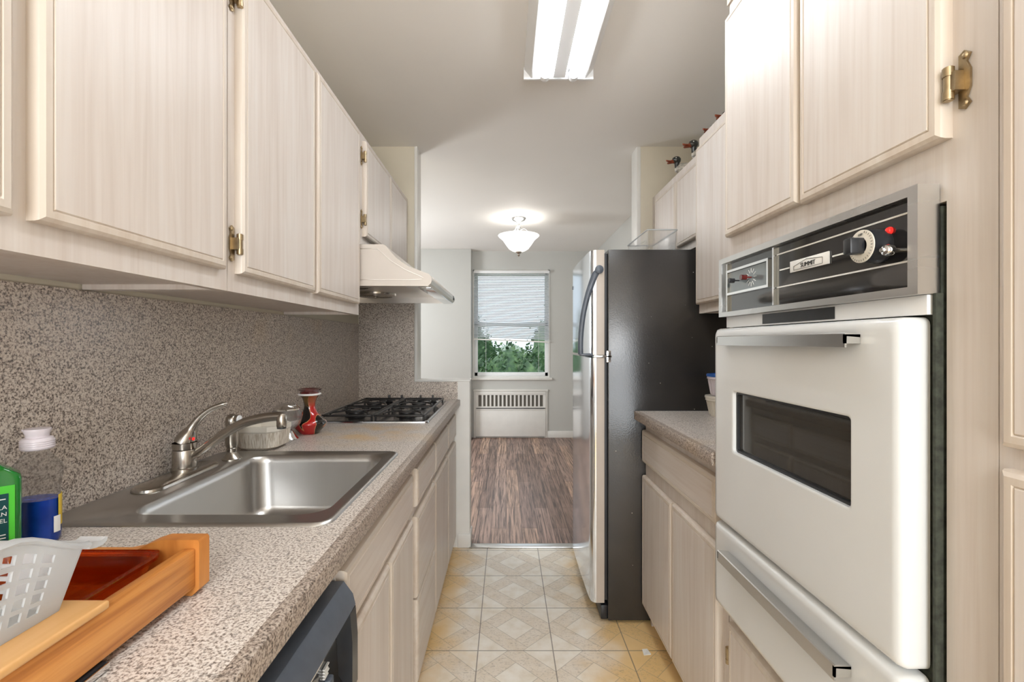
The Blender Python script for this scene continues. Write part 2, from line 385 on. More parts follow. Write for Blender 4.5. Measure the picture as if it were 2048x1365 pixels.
def lathe(bm, prof, c=(0, 0, 0), seg=32, axis='z', mi=0, cap0=True, cap1=True, sx=1.0, sy=1.0, a0=0.0):
    rings = []
    for r, h in prof:
        ring = []
        for i in range(seg):
            a = 2 * math.pi * i / seg + a0
            u, v = r * math.cos(a) * sx, r * math.sin(a) * sy
            p = {'z': (u, v, h), 'x': (h, u, v), 'y': (u, h, v)}[axis]
            ring.append((c[0] + p[0], c[1] + p[1], c[2] + p[2]))
        rings.append(ring)
    return loft(bm, rings, True, cap0, cap1, mi)
def tube(bm, pts, r, seg=10, mi=0, closed=False, sx=1.0, sy=1.0, up=None):
    pts = [Vector(p) for p in pts]; n = len(pts)
    rr = r if isinstance(r, (list, tuple)) else [r] * n
    rings = []; prev = None
    for i in range(n):
        if closed: t = pts[(i + 1) % n] - pts[i - 1]
        else: t = pts[min(i + 1, n - 1)] - pts[max(i - 1, 0)]
        t.normalize()
        if prev is None:
            u = Vector(up) if up else (Vector((0, 0, 1)) if abs(t.z) < 0.9 else Vector((1, 0, 0)))
        else: u = prev
        u = (u - t * u.dot(t)).normalized(); prev = u; w = t.cross(u)
        rings.append([pts[i] + (u * math.cos(a) * sx + w * math.sin(a) * sy) * rr[i] for a in [2 * math.pi * k / seg for k in range(seg)]])
    if closed: rings.append(rings[0])
    loft(bm, rings, True, not closed, not closed, mi)
    if closed: bmesh.ops.remove_doubles(bm, verts=bm.verts, dist=1e-6)
    return bm
def cr(pts, n=6):
    """Catmull-Rom resampling"""
    P = [Vector(p) for p in pts]; P = [P[0] * 2 - P[1]] + P + [P[-1] * 2 - P[-2]]; out = []
    for i in range(1, len(P) - 2):
        for k in range(n):
            t = k / n; a, b, c, d = P[i - 1], P[i], P[i + 1], P[i + 2]
            out.append(0.5 * ((2 * b) + (c - a) * t + (2 * a - 5 * b + 4 * c - d) * t * t + (3 * b - a - 3 * c + d) * t ** 3))
    out.append(P[-2]); return out
def prism_xz(bm, poly, y0, y1, mi=0):
    return loft(bm, [[(x, y0, z) for x, z in poly], [(x, y1, z) for x, z in poly]], True, True, True, mi)
def prism_yz(bm, poly, x0, x1, mi=0):
    return loft(bm, [[(x0, y, z) for y, z in poly], [(x1, y, z) for y, z in poly]], True, True, True, mi)
def rrect(cx, cy, hx, hy, r, seg=5):
    out = []
    for (sx, sy, a0) in ((1, 1, 0), (-1, 1, 90), (-1, -1, 180), (1, -1, 270)):
        for k in range(seg + 1):
            a = R(a0 + 90 * k / seg)
            out.append((cx + sx * (hx - r) + r * math.cos(a), cy + sy * (hy - r) + r * math.sin(a)))
    return out
def plate_hole(bm, outer, inner, x0, x1, mi=0):
    """plate in the yz plane with a hole; outer and inner rings have the same point count"""
    loft(bm, [[(x0, y, z) for y, z in inner], [(x0, y, z) for y, z in outer], [(x1, y, z) for y, z in outer], [(x1, y, z) for y, z in inner], [(x0, y, z) for y, z in inner]], True, False, False, mi)
    bmesh.ops.remove_doubles(bm, verts=bm.verts, dist=1e-6); return bm
def text_part(name, s, size, mat, parent, origin, xdir, ydir, ext=0.0004, align='CENTER', parent_tag=None):
    cu = bpy.data.curves.new('t', 'FONT'); cu.body = s; cu.size = size; cu.extrude = ext; cu.align_x = align; cu.align_y = 'CENTER'
    cu.resolution_u = 3
    to = bpy.data.objects.new('t', cu)
    COL.objects.link(to); dg = bpy.context.evaluated_depsgraph_get(); dg.update()
    me = bpy.data.meshes.new_from_object(to.evaluated_get(dg)); bpy.data.objects.remove(to); bpy.data.curves.remove(cu)
    xd, yd = Vector(xdir).normalized(), Vector(ydir).normalized(); zd = xd.cross(yd)
    mt = Matrix((xd, yd, zd)).transposed().to_4x4(); mt.translation = Vector(origin) - WORIG[parent.name]
    me.transform(mt); me.materials.clear(); me.materials.append(M[mat]); me.name = name
    o = bpy.data.objects.new(name, me); COL.objects.link(o); o.parent = parent; WORIG[o.name] = WORIG[parent.name].copy()
    return o

# ------------------------------------------------------------------ room
XL, XR, YE = -0.912, 1.18, 2.855      # kitchen side walls, end stub walls
ZC = 2.462; YF = 6.14; YB = -2.2
b = B(); box(b, -0.93, 1.2, YB - .1, 2.862, -0.05, 0.0); struct('floor_kitchen', b, 'vinyl')
b = B(); box(b, -3.2, 1.2, 2.868, YF + .12, -0.05, 0.0); struct('floor_dining', b, 'planks')
b = B(); box(b, -3.3, 1.32, YB - .1, YF + .12, ZC, ZC + .08); struct('ceiling', b, 'ceil')
b = B(); box(b, XL - .1, XL, YB, YE, 0, ZC); struct('wall_left', b, 'wall_k')
b = B(); box(b, XR, XR + .12, YB, YF + .12, 0, ZC); struct('wall_right', b, 'wall')
b = B()   # back wall with an open doorway out of view
box(b, -0.93, -0.35, YB - .1, YB, 0, ZC); box(b, 0.75, 1.2, YB - .1, YB, 0, ZC); box(b, -0.35, .75, YB - .1, YB, 2.1, ZC)
struct('wall_back', b, 'wall')
# left stub: full-height pier beside the hood, low wall under the pass-through
b = B(); box(b, XL - .1, -0.565, YE, YE + .115, 0, ZC); struct('wall_end_left', b, 'wall_k')
b = B(); box(b, -0.565, -0.226, YE, YE + .115, 0, 1.018); struct('wall_low', b, 'trimw')
b = B(); box(b, -0.565, -0.222, YE - .004, YE + .125, 1.018, 1.03, .003); struct('trim_1', b, 'trimw')
b = B(); box(b, -0.565, -0.5475, YE - .004, YE + .12, 1.03, ZC, .002); struct('trim_2', b, 'trimw')
b = B(); box(b, 0.823, XR, YE, YE + .115, 0, ZC); struct('wall_end_right', b, 'wall_k')
b = B(); box(b, 0.80, 0.8235, YE - .002, YE + .12, 0, ZC, .002); struct('trim_3', b, 'trimw')
b = B(); box(b, -0.30, -0.218, YE - .012, YE + .125, 0, 0.085, .006); struct('baseboard_left', b, 'trimw')
b = B(); box(b, -0.228, 0.80, 2.84, 2.895, -0.002, 0.009, .004); struct('trim_4', b, 'steel_trim')
# far wall with window hole
WX0, WX1, WZ0, WZ1 = -0.442, 0.570, 0.775, 2.215
b = B(); box(b, -3.2, WX0, YF, YF + .12, 0, ZC); box(b, WX1, XR, YF, YF + .12, 0, ZC)
box(b, WX0, WX1, YF, YF + .12, 0, WZ0); box(b, WX0, WX1, YF, YF + .12, WZ1, ZC)
struct('wall_far', b, 'wall')
b = B(); box(b, -3.2, -0.457, YF - .16, YF, 0, ZC, .004); struct('wall_bump', b, 'wall')
b = B(); box(b, -3.2, -3.1, 2.97, 3.2, 0, ZC); box(b, -3.2, -3.1, 5.6, YF, 0, ZC); box(b, -3.2, -3.1, 3.2, 5.6, 0, .8); box(b, -3.2, -3.1, 3.2, 5.6, 2.2, ZC)
struct('wall_dining_left', b, 'wall')
b = B(); box(b, -3.2, XL - .1, YE, YE + .115, 0, ZC); struct('wall_dining_near', b, 'wall')
b = B(); box(b, 0.50, XR, YF - .014, YF, 0, .088, .004); struct('baseboard_far', b, 'trimw')
b = B(); box(b, XR - .014, XR, YE + .115, YF - .014, 0, .088, .004); struct('baseboard_right', b, 'trimw')

# window
w = thing('window_1', 'white single-hung window in the far dining wall', 'window', (0.064, YF + .06, WZ0)); w['kind'] = 'structure'
b = B(); t = .018
box(b, WX0, WX0 + t, YF - .006, YF + .11, WZ0, WZ1); box(b, WX1 - t, WX1, YF - .006, YF + .11, WZ0, WZ1)
box(b, WX0, WX1, YF - .006, YF + .11, WZ1 - t, WZ1); box(b, WX0, WX1, YF + .02, YF + .11, WZ0, WZ0 + .035)
obj('window_frame', b, 'trimw', w)
b = B(); box(b, WX0 - .035, WX1 + .03, YF - .035, YF + .02, WZ0 - .012, WZ0 + .018, .005); obj('window_sill', b, 'trimw', w)
def sash(z0, z1, yy, nm):
    b = B(); x0, x1 = WX0 + t, WX1 - t; s = .042
    box(b, x0, x0 + s, yy, yy + .03, z0, z1, .004); box(b, x1 - s, x1, yy, yy + .03, z0, z1, .004)
    box(b, x0, x1, yy, yy + .03, z0, z0 + .05, .004); box(b, x0, x1, yy, yy + .03, z1 - .045, z1, .004)
    o = obj(nm, b, 'white_metal', w)
    b = B(); box(b, x0 + s, x1 - s, yy + .012, yy + .016, z0 + .05, z1 - .045); obj('window_pane', b, 'pane', o)
sash(WZ0 + .035, 1.515, YF + .045, 'lower_sash'); sash(1.47, WZ1 - t, YF + .08, 'upper_sash')

# blind
bl = thing('window_blind', 'white venetian blind half lowered over the dining room window', 'blind', (0.064, YF - .03, 2.2))
b = B(); box(b, WX0 + .01, WX1 - .006, YF - .045, YF - .008, 2.165, 2.20, .003); obj('head_rail', b, 'white_metal', bl)
b = B(); zs = 2.15; n = 0
while zs > 1.30:
    sl = (2.15 - zs) / 0.85
    zl, zr = zs + .018 * sl, zs - .022 * sl
    dy, dz = .0125 * math.cos(R(38)), .0125 * math.sin(R(38))
    x0, x1 = WX0 + .014, WX1 - .01
    for k in (0,):
        loft(b, [[(x, YF - .027 - dy, z - dz), (x, YF - .027, z + .0015), (x, YF - .027 + dy, z + dz), (x, YF - .027, z + .0008)] for x, z in ((x0, zl), (x1, zr))])
    zs -= .0213
obj('slats', b, 'slat', bl)
b = B(); loft(b, [[(x, y, z + q) for y, q in ((YF - .042, -.009), (YF - .012, -.009), (YF - .012, .009), (YF - .042, .009))] for x, z in ((WX0 + .014, 1.302), (WX1 - .01, 1.262))]); obj('bottom_rail', b, 'grey_rail' if 'grey_rail' in M else 'trimw', bl)
for xx in (-0.27, 0.42):
    b = B(); tube(b, [(xx, YF - .043, 2.17), (xx, YF - .043, .78)], .0016, 5); obj('cord', b, 'white_metal', bl)

# radiator cover
rc = thing('radiator_cover', 'white wall radiator cover with slotted grille below the window', 'radiator cover', (0.05, YF - .02, 0))
X0, X1 = -0.405, 0.515
b = B(); box(b, X0, X1, YF - .028, YF, .02, .36, .003); box(b, X0, X1, YF - .028, YF, .36, .387, .003)
obj('front_panel', b, 'trimw', rc)
b = B(); zt, zb = .565, .415
box(b, X0, X1, YF - .03, YF, zt, .61, .002); box(b, X0, X1, YF - .03, YF, .393, zb, .002)
box(b, X0, X0 + .035, YF - .03, YF, zb, zt); box(b, X1 - .035, X1, YF - .03, YF, zb, zt)
ns = 16; pw = (X1 - X0 - .07) / ns
for i in range(1, ns): xx = X0 + .035 + pw * i; box(b, xx - .011, xx + .011, YF - .03, YF - .01, zb, zt)
obj('grille', b, 'trimw', rc)
b = B(); box(b, X0 + .03, X1 - .03, YF - .009, YF - .005, zb - .003, zt + .003); obj('grille_backing', b, plain('grille_shadow_mesh', (0.16, 0.15, 0.13), 0.8), rc)
b = B(); box(b, X0 + .01, X1 - .01, YF - .035, YF - .005, .386, .396, .002); obj('damper_slot', b, 'black', rc)
b = B(); box(b, X0 - .025, X0, YF - .018, YF, 0, .635, .003); box(b, X1, X1 + .025, YF - .018, YF, 0, .635, .003); box(b, X0 - .03, X1 + .03, YF - .03, YF, .612, .640, .003); obj('surround', b, 'trimw', rc)

# dining ceiling lamp
LX, LY = 0.118, 4.5
cl = thing('ceiling_lamp', 'semi-flush ceiling lamp with frosted glass bowl in the dining room', 'ceiling lamp', (LX, LY, ZC))
b = B(); lathe(b, [(.0, 0), (.066, 0), (.07, -.008), (.06, -.022), (.03, -.034), (.012, -.05), (.012, -.06)], (LX, LY, ZC)); obj('canopy', b, 'chrome', cl)
b = B(); tube(b, [(LX, LY, ZC - .05), (LX, LY, 2.11)], .006, 10); lathe(b, [(.012, -.07), (.018, -.085), (.012, -.10)], (LX, LY, ZC))
obj('stem', b, 'chrome', cl)
for k in range(3):
    a = R(90 + 120 * k + 40); c, s = math.cos(a), math.sin(a)
    b = B(); tube(b, cr([(LX + c * .01, LY + s * .01, ZC - .13), (LX + c * .05, LY + s * .05, ZC - .10), (LX + c * .10, LY + s * .10, ZC - .13), (LX + c * .13, LY + s * .13, 2.27)], 5), .0035, 6); obj('arm', b, 'chrome', cl)
b = B(); prof = [(.020, 2.135), (.06, 2.142), (.095, 2.165), (.125, 2.205), (.155, 2.25), (.19, 2.282), (.199, 2.29), (.197, 2.294), (.186, 2.288), (.15, 2.257), (.12, 2.212), (.09, 2.172), (.02, 2.145)]
lathe(b, [(r, z) for r, z in prof], (LX, LY, 0), 48, cap0=False, cap1=False)
for v in b.verts:
    a = math.atan2(v.co.y - LY, v.co.x - LX); f = 1 + .012 * math.cos(a * 24); v.co.x = LX + (v.co.x - LX) * f; v.co.y = LY + (v.co.y - LY) * f
obj('glass_bowl', b, 'bowl', cl)
b = B(); lathe(b, [(0, 2.142), (.028, 2.138), (.03, 2.13), (.018, 2.12), (.012, 2.113), (.015, 2.105), (.008, 2.095), (.0, 2.088)], (LX, LY, 0), 20, cap0=False, cap1=False); obj('finial', b, 'nickel', cl)
lamp('dining_bulb', 'POINT', (LX, LY, 2.37), (0, 0, 0), 2.0, (1.0, 0.96, 0.9), .05)

# fluorescent fixture
fx = thing('fluorescent_fixture', 'white two-tube fluorescent ceiling fixture without a cover above the aisle', 'ceiling light', (0.226, 1.45, ZC))
FX0, FX1, FY0, FY1 = .078, .377, .83, 2.03
b = B(); box(b, FX0 + .015, FX1 - .015, FY0, FY1, ZC - .022, ZC, .002)
prism_xz(b, [(.185, ZC - .022), (.268, ZC - .022), (.252, ZC - .062), (.201, ZC - .062)], FY0 + .03, FY1 - .03)
for s, xx in ((1, FX0), (-1, FX1)):
    prism_xz(b, [(xx, ZC), (xx, ZC - .012), (xx + s * .03, ZC - .048), (xx + s * .036, ZC - .048), (xx + s * .03, ZC - .02), (xx + s * .03, ZC)], FY0, FY1)
obj('housing', b, 'white_metal', fx)
for yy in (FY0, FY1):
    b = B(); box(b, FX0 - .003, FX1 + .003, yy, yy + .012, ZC - .052, ZC, .002); obj('end_plate', b, 'white_metal', fx)
for tx in (.166, .288):
    b = B(); lathe(b, [(.0, FY0 + .04), (.019, FY0 + .04), (.019, FY1 - .04), (0, FY1 - .04)], (tx, 0, ZC - .052), 20, 'y', cap0=False, cap1=False); tb = obj('tube', b, 'tube', fx)
    for yy in (FY0 + .014, FY1 - .040):
        b = B(); lathe(b, [(.0, 0), (.021, 0), (.021, .026), (0, .026)], (tx, yy, ZC - .052), 16, 'y', cap0=False, cap1=False); box(b, tx - .012, tx + .012, yy, yy + .02, ZC - .052, ZC - .02); obj('socket', b, 'white_metal', fx)

# ------------------------------------------------------------------ cabinet doors
DOORP = [(0, 0), (0, .011), (.002, .0155), (.007, .019), (.0155, .0195), (.0175, .0175), (.0195, .0195)]
def door(parent, s, xf, y0, y1, z0, z1, name='door', horiz=False, hinge=None, label=None):
    """slab whose back lies on the plane xf and which faces direction s"""
    b = B()
    rings = [[(xf + s * d, y, z) for y, z in ((y0 + i, z0 + i), (y1 - i, z0 + i), (y1 - i, z1 - i), (y0 + i, z1 - i))] for i, d in DOORP]
    loft(b, rings, mi=0, cmi=1)
    o = obj(name, b, ['edge_h', 'lam_h'] if horiz else ['edge_v', 'lam_v'], parent, ang=25)
    for (hy, hz, hs) in hinge or ():
        hb = B(); sx = xf + s * .001
        outline = [(hy + hs * a, hz + c) for a, c in ((.004, -.036), (.012, -.040), (.020, -.033), (.015, -.024), (.020, -.012), (.020, .012), (.015, .024), (.020, .033), (.012, .040), (.004, .036))]
        prism_yz(hb, outline, sx, sx + s * .003)
        tube(hb, [(xf + s * .014, hy, hz - .023), (xf + s * .014, hy, hz + .023)], .0055, 12)
        for zz in (-.016, .016): tube(hb, [(xf + s * .014, hy, hz + zz - .006), (xf + s * .014, hy, hz + zz + .006)], .0068, 12)
        box(hb, sx, xf + s * .016, hy - .003, hy + .012 * hs if hs > 0 else hy + .003, hz - .013, hz + .013) if hs > 0 else box(hb, sx, xf + s * .016, hy - .012, hy + .003, hz - .013, hz + .013)
        for zz in (-.032, .032): lathe(hb, [(.0, 0), (.0045, 0), (.003, s * .002), (0, s * .0025)], (sx + s * .003, hy + hs * .013, hz + zz), 10, 'x', cap0=False, cap1=False)
        obj('hinge', hb, 'brass', o)
    return o
def frame(b, xf, t, s, y0, y1, z0, z1, stiles, rails, w=.035):
    """face frame in the plane xf, going back t"""
    xb = xf - s * t
    box(b, xb, xf, y0, y1, z0, z0 + w); box(b, xb, xf, y0, y1, z1 - w, z1)
    box(b, xb, xf, y0, y0 + w, z0 + w, z1 - w); box(b, xb, xf, y1 - w, y1, z0 + w, z1 - w)
    zs = [z0 + w]
    for zz in sorted(rails): zs += [zz - .032, zz + .032]; box(b, xb, xf, y0 + w, y1 - w, zz - .032, zz + .032)
    zs.append(z1 - w)
    for yy in stiles:
        for k in range(0, len(zs), 2): box(b, xb, xf, yy - w / 2, yy + w / 2, zs[k], zs[k + 1])
def carcass(parent, s, xf, xw, y0, y1, z0, z1, stiles=(), rails=(), fname='face_frame', top=True, w=.05):
    b = B(); g = .0008
    frame(b, xf, .02, s, y0 + g, y1 - g, z0, z1, stiles, rails, w)
    obj(fname, b, 'lam_v', parent, smooth=False)
    b = B(); xi = xf - s * .0205; xw2 = xw + s * .003
    box(b, xw2, xi, y0 + g, y0 + .016, z0 + .001, z1 - .001); box(b, xw2, xi, y1 - .016, y1 - g, z0 + .001, z1 - .001)
    box(b, xw2, xi, y0 + .016, y1 - .016, z0 + .012, z0 + .028)
    if top: box(b, xw2, xi, y0 + .016, y1 - .016, z1 - .018, z1 - .002)
    box(b, xw2, xw2 + s * .006, y0 + .016, y1 - .016, z0 + .028, z1 - .02)
    obj('carcass', b, 'lam_v', parent, smooth=False)

# left wall cabinets
UB, UT, UX = 1.372, 2.137, -0.608
GU = 'wall cabinets along the left wall'
c = thing('wall_cabinet', 'pale laminate wall cabinet at left, nearest the camera, above the bottles', 'cabinet', (UX, .13, UB), GU)
carcass(c, 1, UX, XL, .13, 1.012, UB, UT, (.574,))
door(c, 1, UX, .15, .560, 1.412, 2.108); door(c, 1, UX, .588, .984, 1.414, 2.108)
c = thing('wall_cabinet', 'pale laminate two-door wall cabinet above the kitchen sink', 'cabinet', (UX, 1.013, UB), GU)
carcass(c, 1, UX, XL, 1.013, 1.913, UB, UT, (1.45,))
door(c, 1, UX, 1.040, 1.438, 1.413, 2.108, hinge=((1.036, 1.478, -1), (1.036, 2.030, -1))); door(c, 1, UX, 1.458, 1.872, 1.413, 2.108)
c = thing('wall_cabinet', 'short pale laminate wall cabinet above the range hood', 'cabinet', (UX, 1.914, 1.668), GU)
carcass(c, 1, UX, XL, 1.914, 2.853, 1.668, UT, (2.37,))
door(c, 1, UX, 1.958, 2.362, 1.705, 2.108, hinge=((1.954, 1.775, -1), (1.954, 2.04, -1))); door(c, 1, UX, 2.375, 2.755, 1.705, 2.108)

# left base cabinets
BX, CT = -0.322, .908
GB = 'base cabinets along the left wall'
def base(label, y0, y1, layout, nm='base_cabinet'):
    c = thing(nm, label, 'cabinet', (BX, y0, 0), GB)
    b = B(); g = .0008
    frame(b, BX, .02, 1, y0 + g, y1 - g, .075, .868, [l[1] for l in layout if l[0] == 'stile'], (.682,), .05); obj('face_frame', b, 'lam_v', c, smooth=False)
    b = B(); xi = BX - .0205
    box(b, XL + .003, xi, y0 + g, y0 + .016, .0, .868); box(b, XL + .003, xi, y1 - .016, y1 - g, .0, .868)
    box(b, XL + .003, xi, y0 + .016, y1 - .016, .078, .092)
    box(b, xi - .05, xi - .035, y0 + .016, y1 - .016, .0, .078)
    obj('carcass', b, 'lam_v', c, smooth=False)
    for l in layout:
        if l[0] == 'drawer': door(c, 1, BX, l[1], l[2], l[3], l[4], 'drawer_front', True)
        if l[0] == 'door': door(c, 1, BX, l[1], l[2], l[3], l[4])
base('pale laminate sink base cabinet with one wide false drawer and two doors', .872, 1.552, [('drawer', .878, 1.518, .703, .828), ('door', .878, 1.214, .09, .680), ('door', 1.226, 1.518, .09, .680), ('stile', 1.22)])
base('pale laminate base cabinet with a stack of three drawers beside the sink base', 1.553, 1.992, [('drawer', 1.590, 1.984, .697, .828), ('drawer', 1.590, 1.984, .384, .662), ('drawer', 1.590, 1.984, .09, .378)])
base('pale laminate base cabinet under the cooktop, just beyond the three-drawer stack', 1.993, 2.428, [('drawer', 2.0, 2.418, .697, .828), ('door', 2.0, 2.418, .09, .662)])
base('pale laminate base cabinet at the far end against the low wall', 2.429, 2.853, [('drawer', 2.436, 2.80, .697, .828), ('door', 2.436, 2.80, .09, .662)])

# countertop with the sink cut-out (ring of slabs) and rounded front edge
SX0, SX1, SY0, SY1 = -.905, -.338, .884, 1.484      # sink rim
BX0, BX1, BY0, BY1 = -.775, -.375, .945, 1.440      # bowl mouth
def countertop(name, x0, x1, y0, y1, zt, s, hole=None, th=.037):
    b = B(); xb, xf = (x0, x1) if s > 0 else (x1, x0)
    if hole:
        hx0, hx1, hy0, hy1 = hole
        box(b, x0, x1 - .02, y0, hy0, zt - th, zt); box(b, x0, x1 - .02, hy1, y1, zt - th, zt)
        box(b, x0, hx0, hy0, hy1, zt - th, zt); box(b, hx1, x1 - .02, hy0, hy1, zt - th, zt)
    else:
        box(b, min(xb, xf - s * .02), max(xb, xf - s * .02), y0, y1, zt - th, zt)
    nose = [(xf - s * .02, zt - th), (xf - s * .001, zt - th), (xf, zt - th + .002), (xf, zt - .004), (xf - s * .0012, zt - .0012), (xf - s * .004, zt), (xf - s * .02, zt)]
    prism_xz(b, nose, y0, y1, 1)
    bmesh.ops.remove_doubles(b, verts=b.verts, dist=1e-5)
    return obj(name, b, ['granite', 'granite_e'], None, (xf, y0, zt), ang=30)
o = countertop('countertop', XL + .001, -.284, .13, YE - .001, CT, 1, (BX0 - .02, BX1 + .02, BY0 - .02, BY1 + .02))
tag(o, 'long speckled laminate countertop on the left, holding sink and cooktop', 'countertop')
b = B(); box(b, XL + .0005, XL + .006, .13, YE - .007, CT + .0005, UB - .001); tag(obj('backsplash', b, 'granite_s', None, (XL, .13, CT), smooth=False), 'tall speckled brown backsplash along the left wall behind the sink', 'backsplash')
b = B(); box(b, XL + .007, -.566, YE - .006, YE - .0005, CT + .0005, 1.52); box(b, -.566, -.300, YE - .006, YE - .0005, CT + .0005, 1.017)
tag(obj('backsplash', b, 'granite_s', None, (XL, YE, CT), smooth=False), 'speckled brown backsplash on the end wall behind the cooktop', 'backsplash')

# dishwasher
dw = thing('dishwasher', 'black dishwasher under the countertop, its slanted control panel showing', 'dishwasher', (-.30, .27, 0))
b = B(); box(b, XL + .02, -.335, .262, .868, .03, .865, .004); obj('body', b, 'black', dw)
b = B(); prism_xz(b, [(-.333, .815), (-.303, .815), (-.286, .792), (-.281, .772), (-.333, .772)], .262, .866); obj('panel_top', b, 'grey_plastic', dw)
b = B()
prism_xz(b, [(-.333, .770), (-.281, .770), (-.277, .72), (-.277, .632), (-.284, .622), (-.333, .622)], .836, .866)
prism_xz(b, [(-.333, .770), (-.292, .770), (-.306, .735), (-.302, .66), (-.282, .632), (-.284, .622), (-.333, .622)], .262, .8355, 1)
obj('control_panel', b, ['black', 'panelglass'], dw)
b = B(); prism_xz(b, [(-.2945, .764), (-.2935, .764), (-.2995, .749), (-.3005, .749)], .262, .830); obj('trim_line', b, 'brass', dw)
b = B(); prism_xz(b, [(-.306, .733), (-.3035, .733), (-.3035, .730), (-.306, .730)], .262, .826); obj('trim_line', b, 'chrome', dw)
for k, yy in enumerate((.785, .735, .685, .635, .585)):
    b = B(); box(b, -.3055, -.294, yy - .009, yy + .009, .672, .694, .003); obj('button', b, 'grey_plastic', dw)
    b = B()
    for r in range(4): box(b, -.3045, -.3005, yy - .016, yy + .004 - .004 * (r % 2), .7155 - r * .005, .7175 - r * .005)
    obj('printed_marks', b, 'paper', dw)
b = B(); box(b, -.333, -.300, .262, .866, .10, .618, .006); obj('door', b, 'black', dw)
b = B(); box(b, -.40, -.36, .27, .866, .005, .095); obj('toe_panel', b, 'black', dw)

# sink
sk = thing('kitchen_sink', 'stainless steel single-bowl drop-in sink in the left countertop', 'sink', (-.62, 1.18, CT))
b = B(); zt = CT + .0055
cx, cy = (SX0 + SX1) / 2, (SY0 + SY1) / 2; hx, hy = (SX1 - SX0) / 2, (SY1 - SY0) / 2
bcx, bcy = (BX0 + BX1) / 2, (BY0 + BY1) / 2; bhx, bhy = (BX1 - BX0) / 2, (BY1 - BY0) / 2
def R3(c0, c1, h0, h1, r, z, seg=8): return [(x, y, z) for x, y in rrect(c0, c1, h0, h1, r, seg)]
rings = [R3(cx, cy, hx, hy, .035, CT + .0005), R3(cx, cy, hx - .003, hy - .003, .034, zt), R3(cx, cy, hx - .010, hy - .010, .030, zt + .0005), R3(cx, cy, hx - .014, hy - .014, .028, zt - .002),
         R3(bcx, bcy, bhx + .006, bhy + .006, .058, zt - .002), R3(bcx, bcy, bhx, bhy, .055, zt - .006), R3(bcx, bcy, bhx - .003, bhy - .003, .055, CT - .02),
         R3(bcx, bcy, bhx - .012, bhy - .012, .055, CT - .15), R3(bcx, bcy, bhx - .022, bhy - .022, .05, CT - .172), R3(bcx, bcy, bhx - .05, bhy - .05, .03, CT - .180), R3(bcx, bcy, .045, .045, .044, CT - .184)]
loft(b, rings, True, False, True)
o = obj('basin', b, 'steel', sk, ang=60)
b = B(); lathe(b, [(.0, 0), (.035, 0), (.042, .003), (.043, .0)], (bcx, bcy, CT - .1835), 24, cap0=False, cap1=False); obj('drain', b, 'chrome', sk)

# faucet
fz = CT + .004
fa = thing('faucet', 'brushed nickel single-lever faucet on the sink deck', 'faucet', (-.852, 1.235, fz))
b = B(); pl = [(x, y) for x, y in rrect(-.845, 1.20, .036, .135, .0355, 8)]
loft(b, [[(x, y, fz) for x, y in pl], [(-.845 + (x + .845) * .97, 1.2 + (y - 1.2) * .99, fz + .006) for x, y in pl], [(-.845 + (x + .845) * .8, 1.2 + (y - 1.2) * .94, fz + .011) for x, y in pl]]); obj('deck_plate', b, 'nickel', fa)
fc = (-.855, 1.235, 0)
b = B(); lathe(b, [(.031, fz + .009), (.031, fz + .016), (.0285, fz + .018), (.028, fz + .062), (.027, fz + .064)], fc, 32); obj('body', b, 'nickel', fa)
b = B()
lathe(b, [(.0275, fz + .066), (.028, fz + .07), (.0285, fz + .082)], fc, 32, cap1=False)
# lever cap that leans over and grows into the curved lever
pts = cr([(-.855, 1.235, fz + .082), (-.847, 1.238, fz + .102), (-.836, 1.241, fz + .124), (-.819, 1.246, fz + .148), (-.797, 1.252, fz + .167), (-.770, 1.258, fz + .179), (-.757, 1.262, fz + .181)], 5)
rad = [.0285, .0280, .0272, .0262, .025, .0235, .0215, .0192, .0155, .014, .013, .012, .0115, .011, .0105, .010, .0098, .0095, .0093, .009, .009, .009, .0085, .0085, .008, .008, .0075, .007, .006, .005, .003]
tube(b, pts, rad[:len(pts)], 20, up=(0, 1, 0), sx=1.0, sy=.85); obj('lever', b, 'nickel', fa)
b = B(); lathe(b, [(.0, -.001), (.004, -.001), (.004, .0015), (0, .002)], (-.823, 1.222, fz + .094), 12, 'x', cap0=False, cap1=False); obj('red_dot', b, 'red', fa)
b = B(); sp = cr([(-.845, 1.235, fz + .040), (-.80, 1.232, fz + .068), (-.745, 1.228, fz + .107), (-.69, 1.224, fz + .136), (-.64, 1.22, fz + .149), (-.60, 1.217, fz + .154), (-.585, 1.216, fz + .152)], 5)
tube(b, sp, [.011 + .0015 * math.sin(i * .1) for i in range(len(sp))], 16, sx=1.0, sy=.9); lathe(b, [(.0115, -.022), (.0125, -.02), (.0125, .006), (.008, .013)], (-.588, 1.216, fz + .148), 20); obj('spout', b, 'nickel', fa)
b = B(); lathe(b, [(.010, -.026), (.0115, -.0255), (.0115, -.021)], (-.588, 1.216, fz + .148), 20); obj('aerator', b, 'black', fa)

sp_ = thing('side_sprayer', 'brushed nickel side sprayer with white face button beside the faucet', 'sprayer', (-.818, 1.385, fz))
c0 = (-.818, 1.385, 0)
b = B(); lathe(b, [(.026, fz - .001), (.026, fz + .003), (.018, fz + .012), (.013, fz + .022), (.014, fz + .026), (.0145, fz + .033), (.013, fz + .035)], c0, 24); obj('base', b, 'nickel', sp_)
b = B(); lathe(b, [(.0150, fz + .036), (.0180, fz + .05), (.0178, fz + .085), (.0168, fz + .10), (.0178, fz + .112), (.016, fz + .124), (.010, fz + .132), (.003, fz + .135)], c0, 24)
lathe(b, [(.009, 0), (.0125, .006), (.0125, .018)], (-.812, 1.385, fz + .119), 20, 'x')
obj('head', b, 'nickel', sp_)
b = B(); lathe(b, [(.012, 0), (.012, .004), (.008, .006), (.005, .0055), (.005, .007), (0, .007)], (-.795, 1.380, fz + .119), 20, 'x', cap1=False); obj('spray_face', b, 'white_metal', sp_)

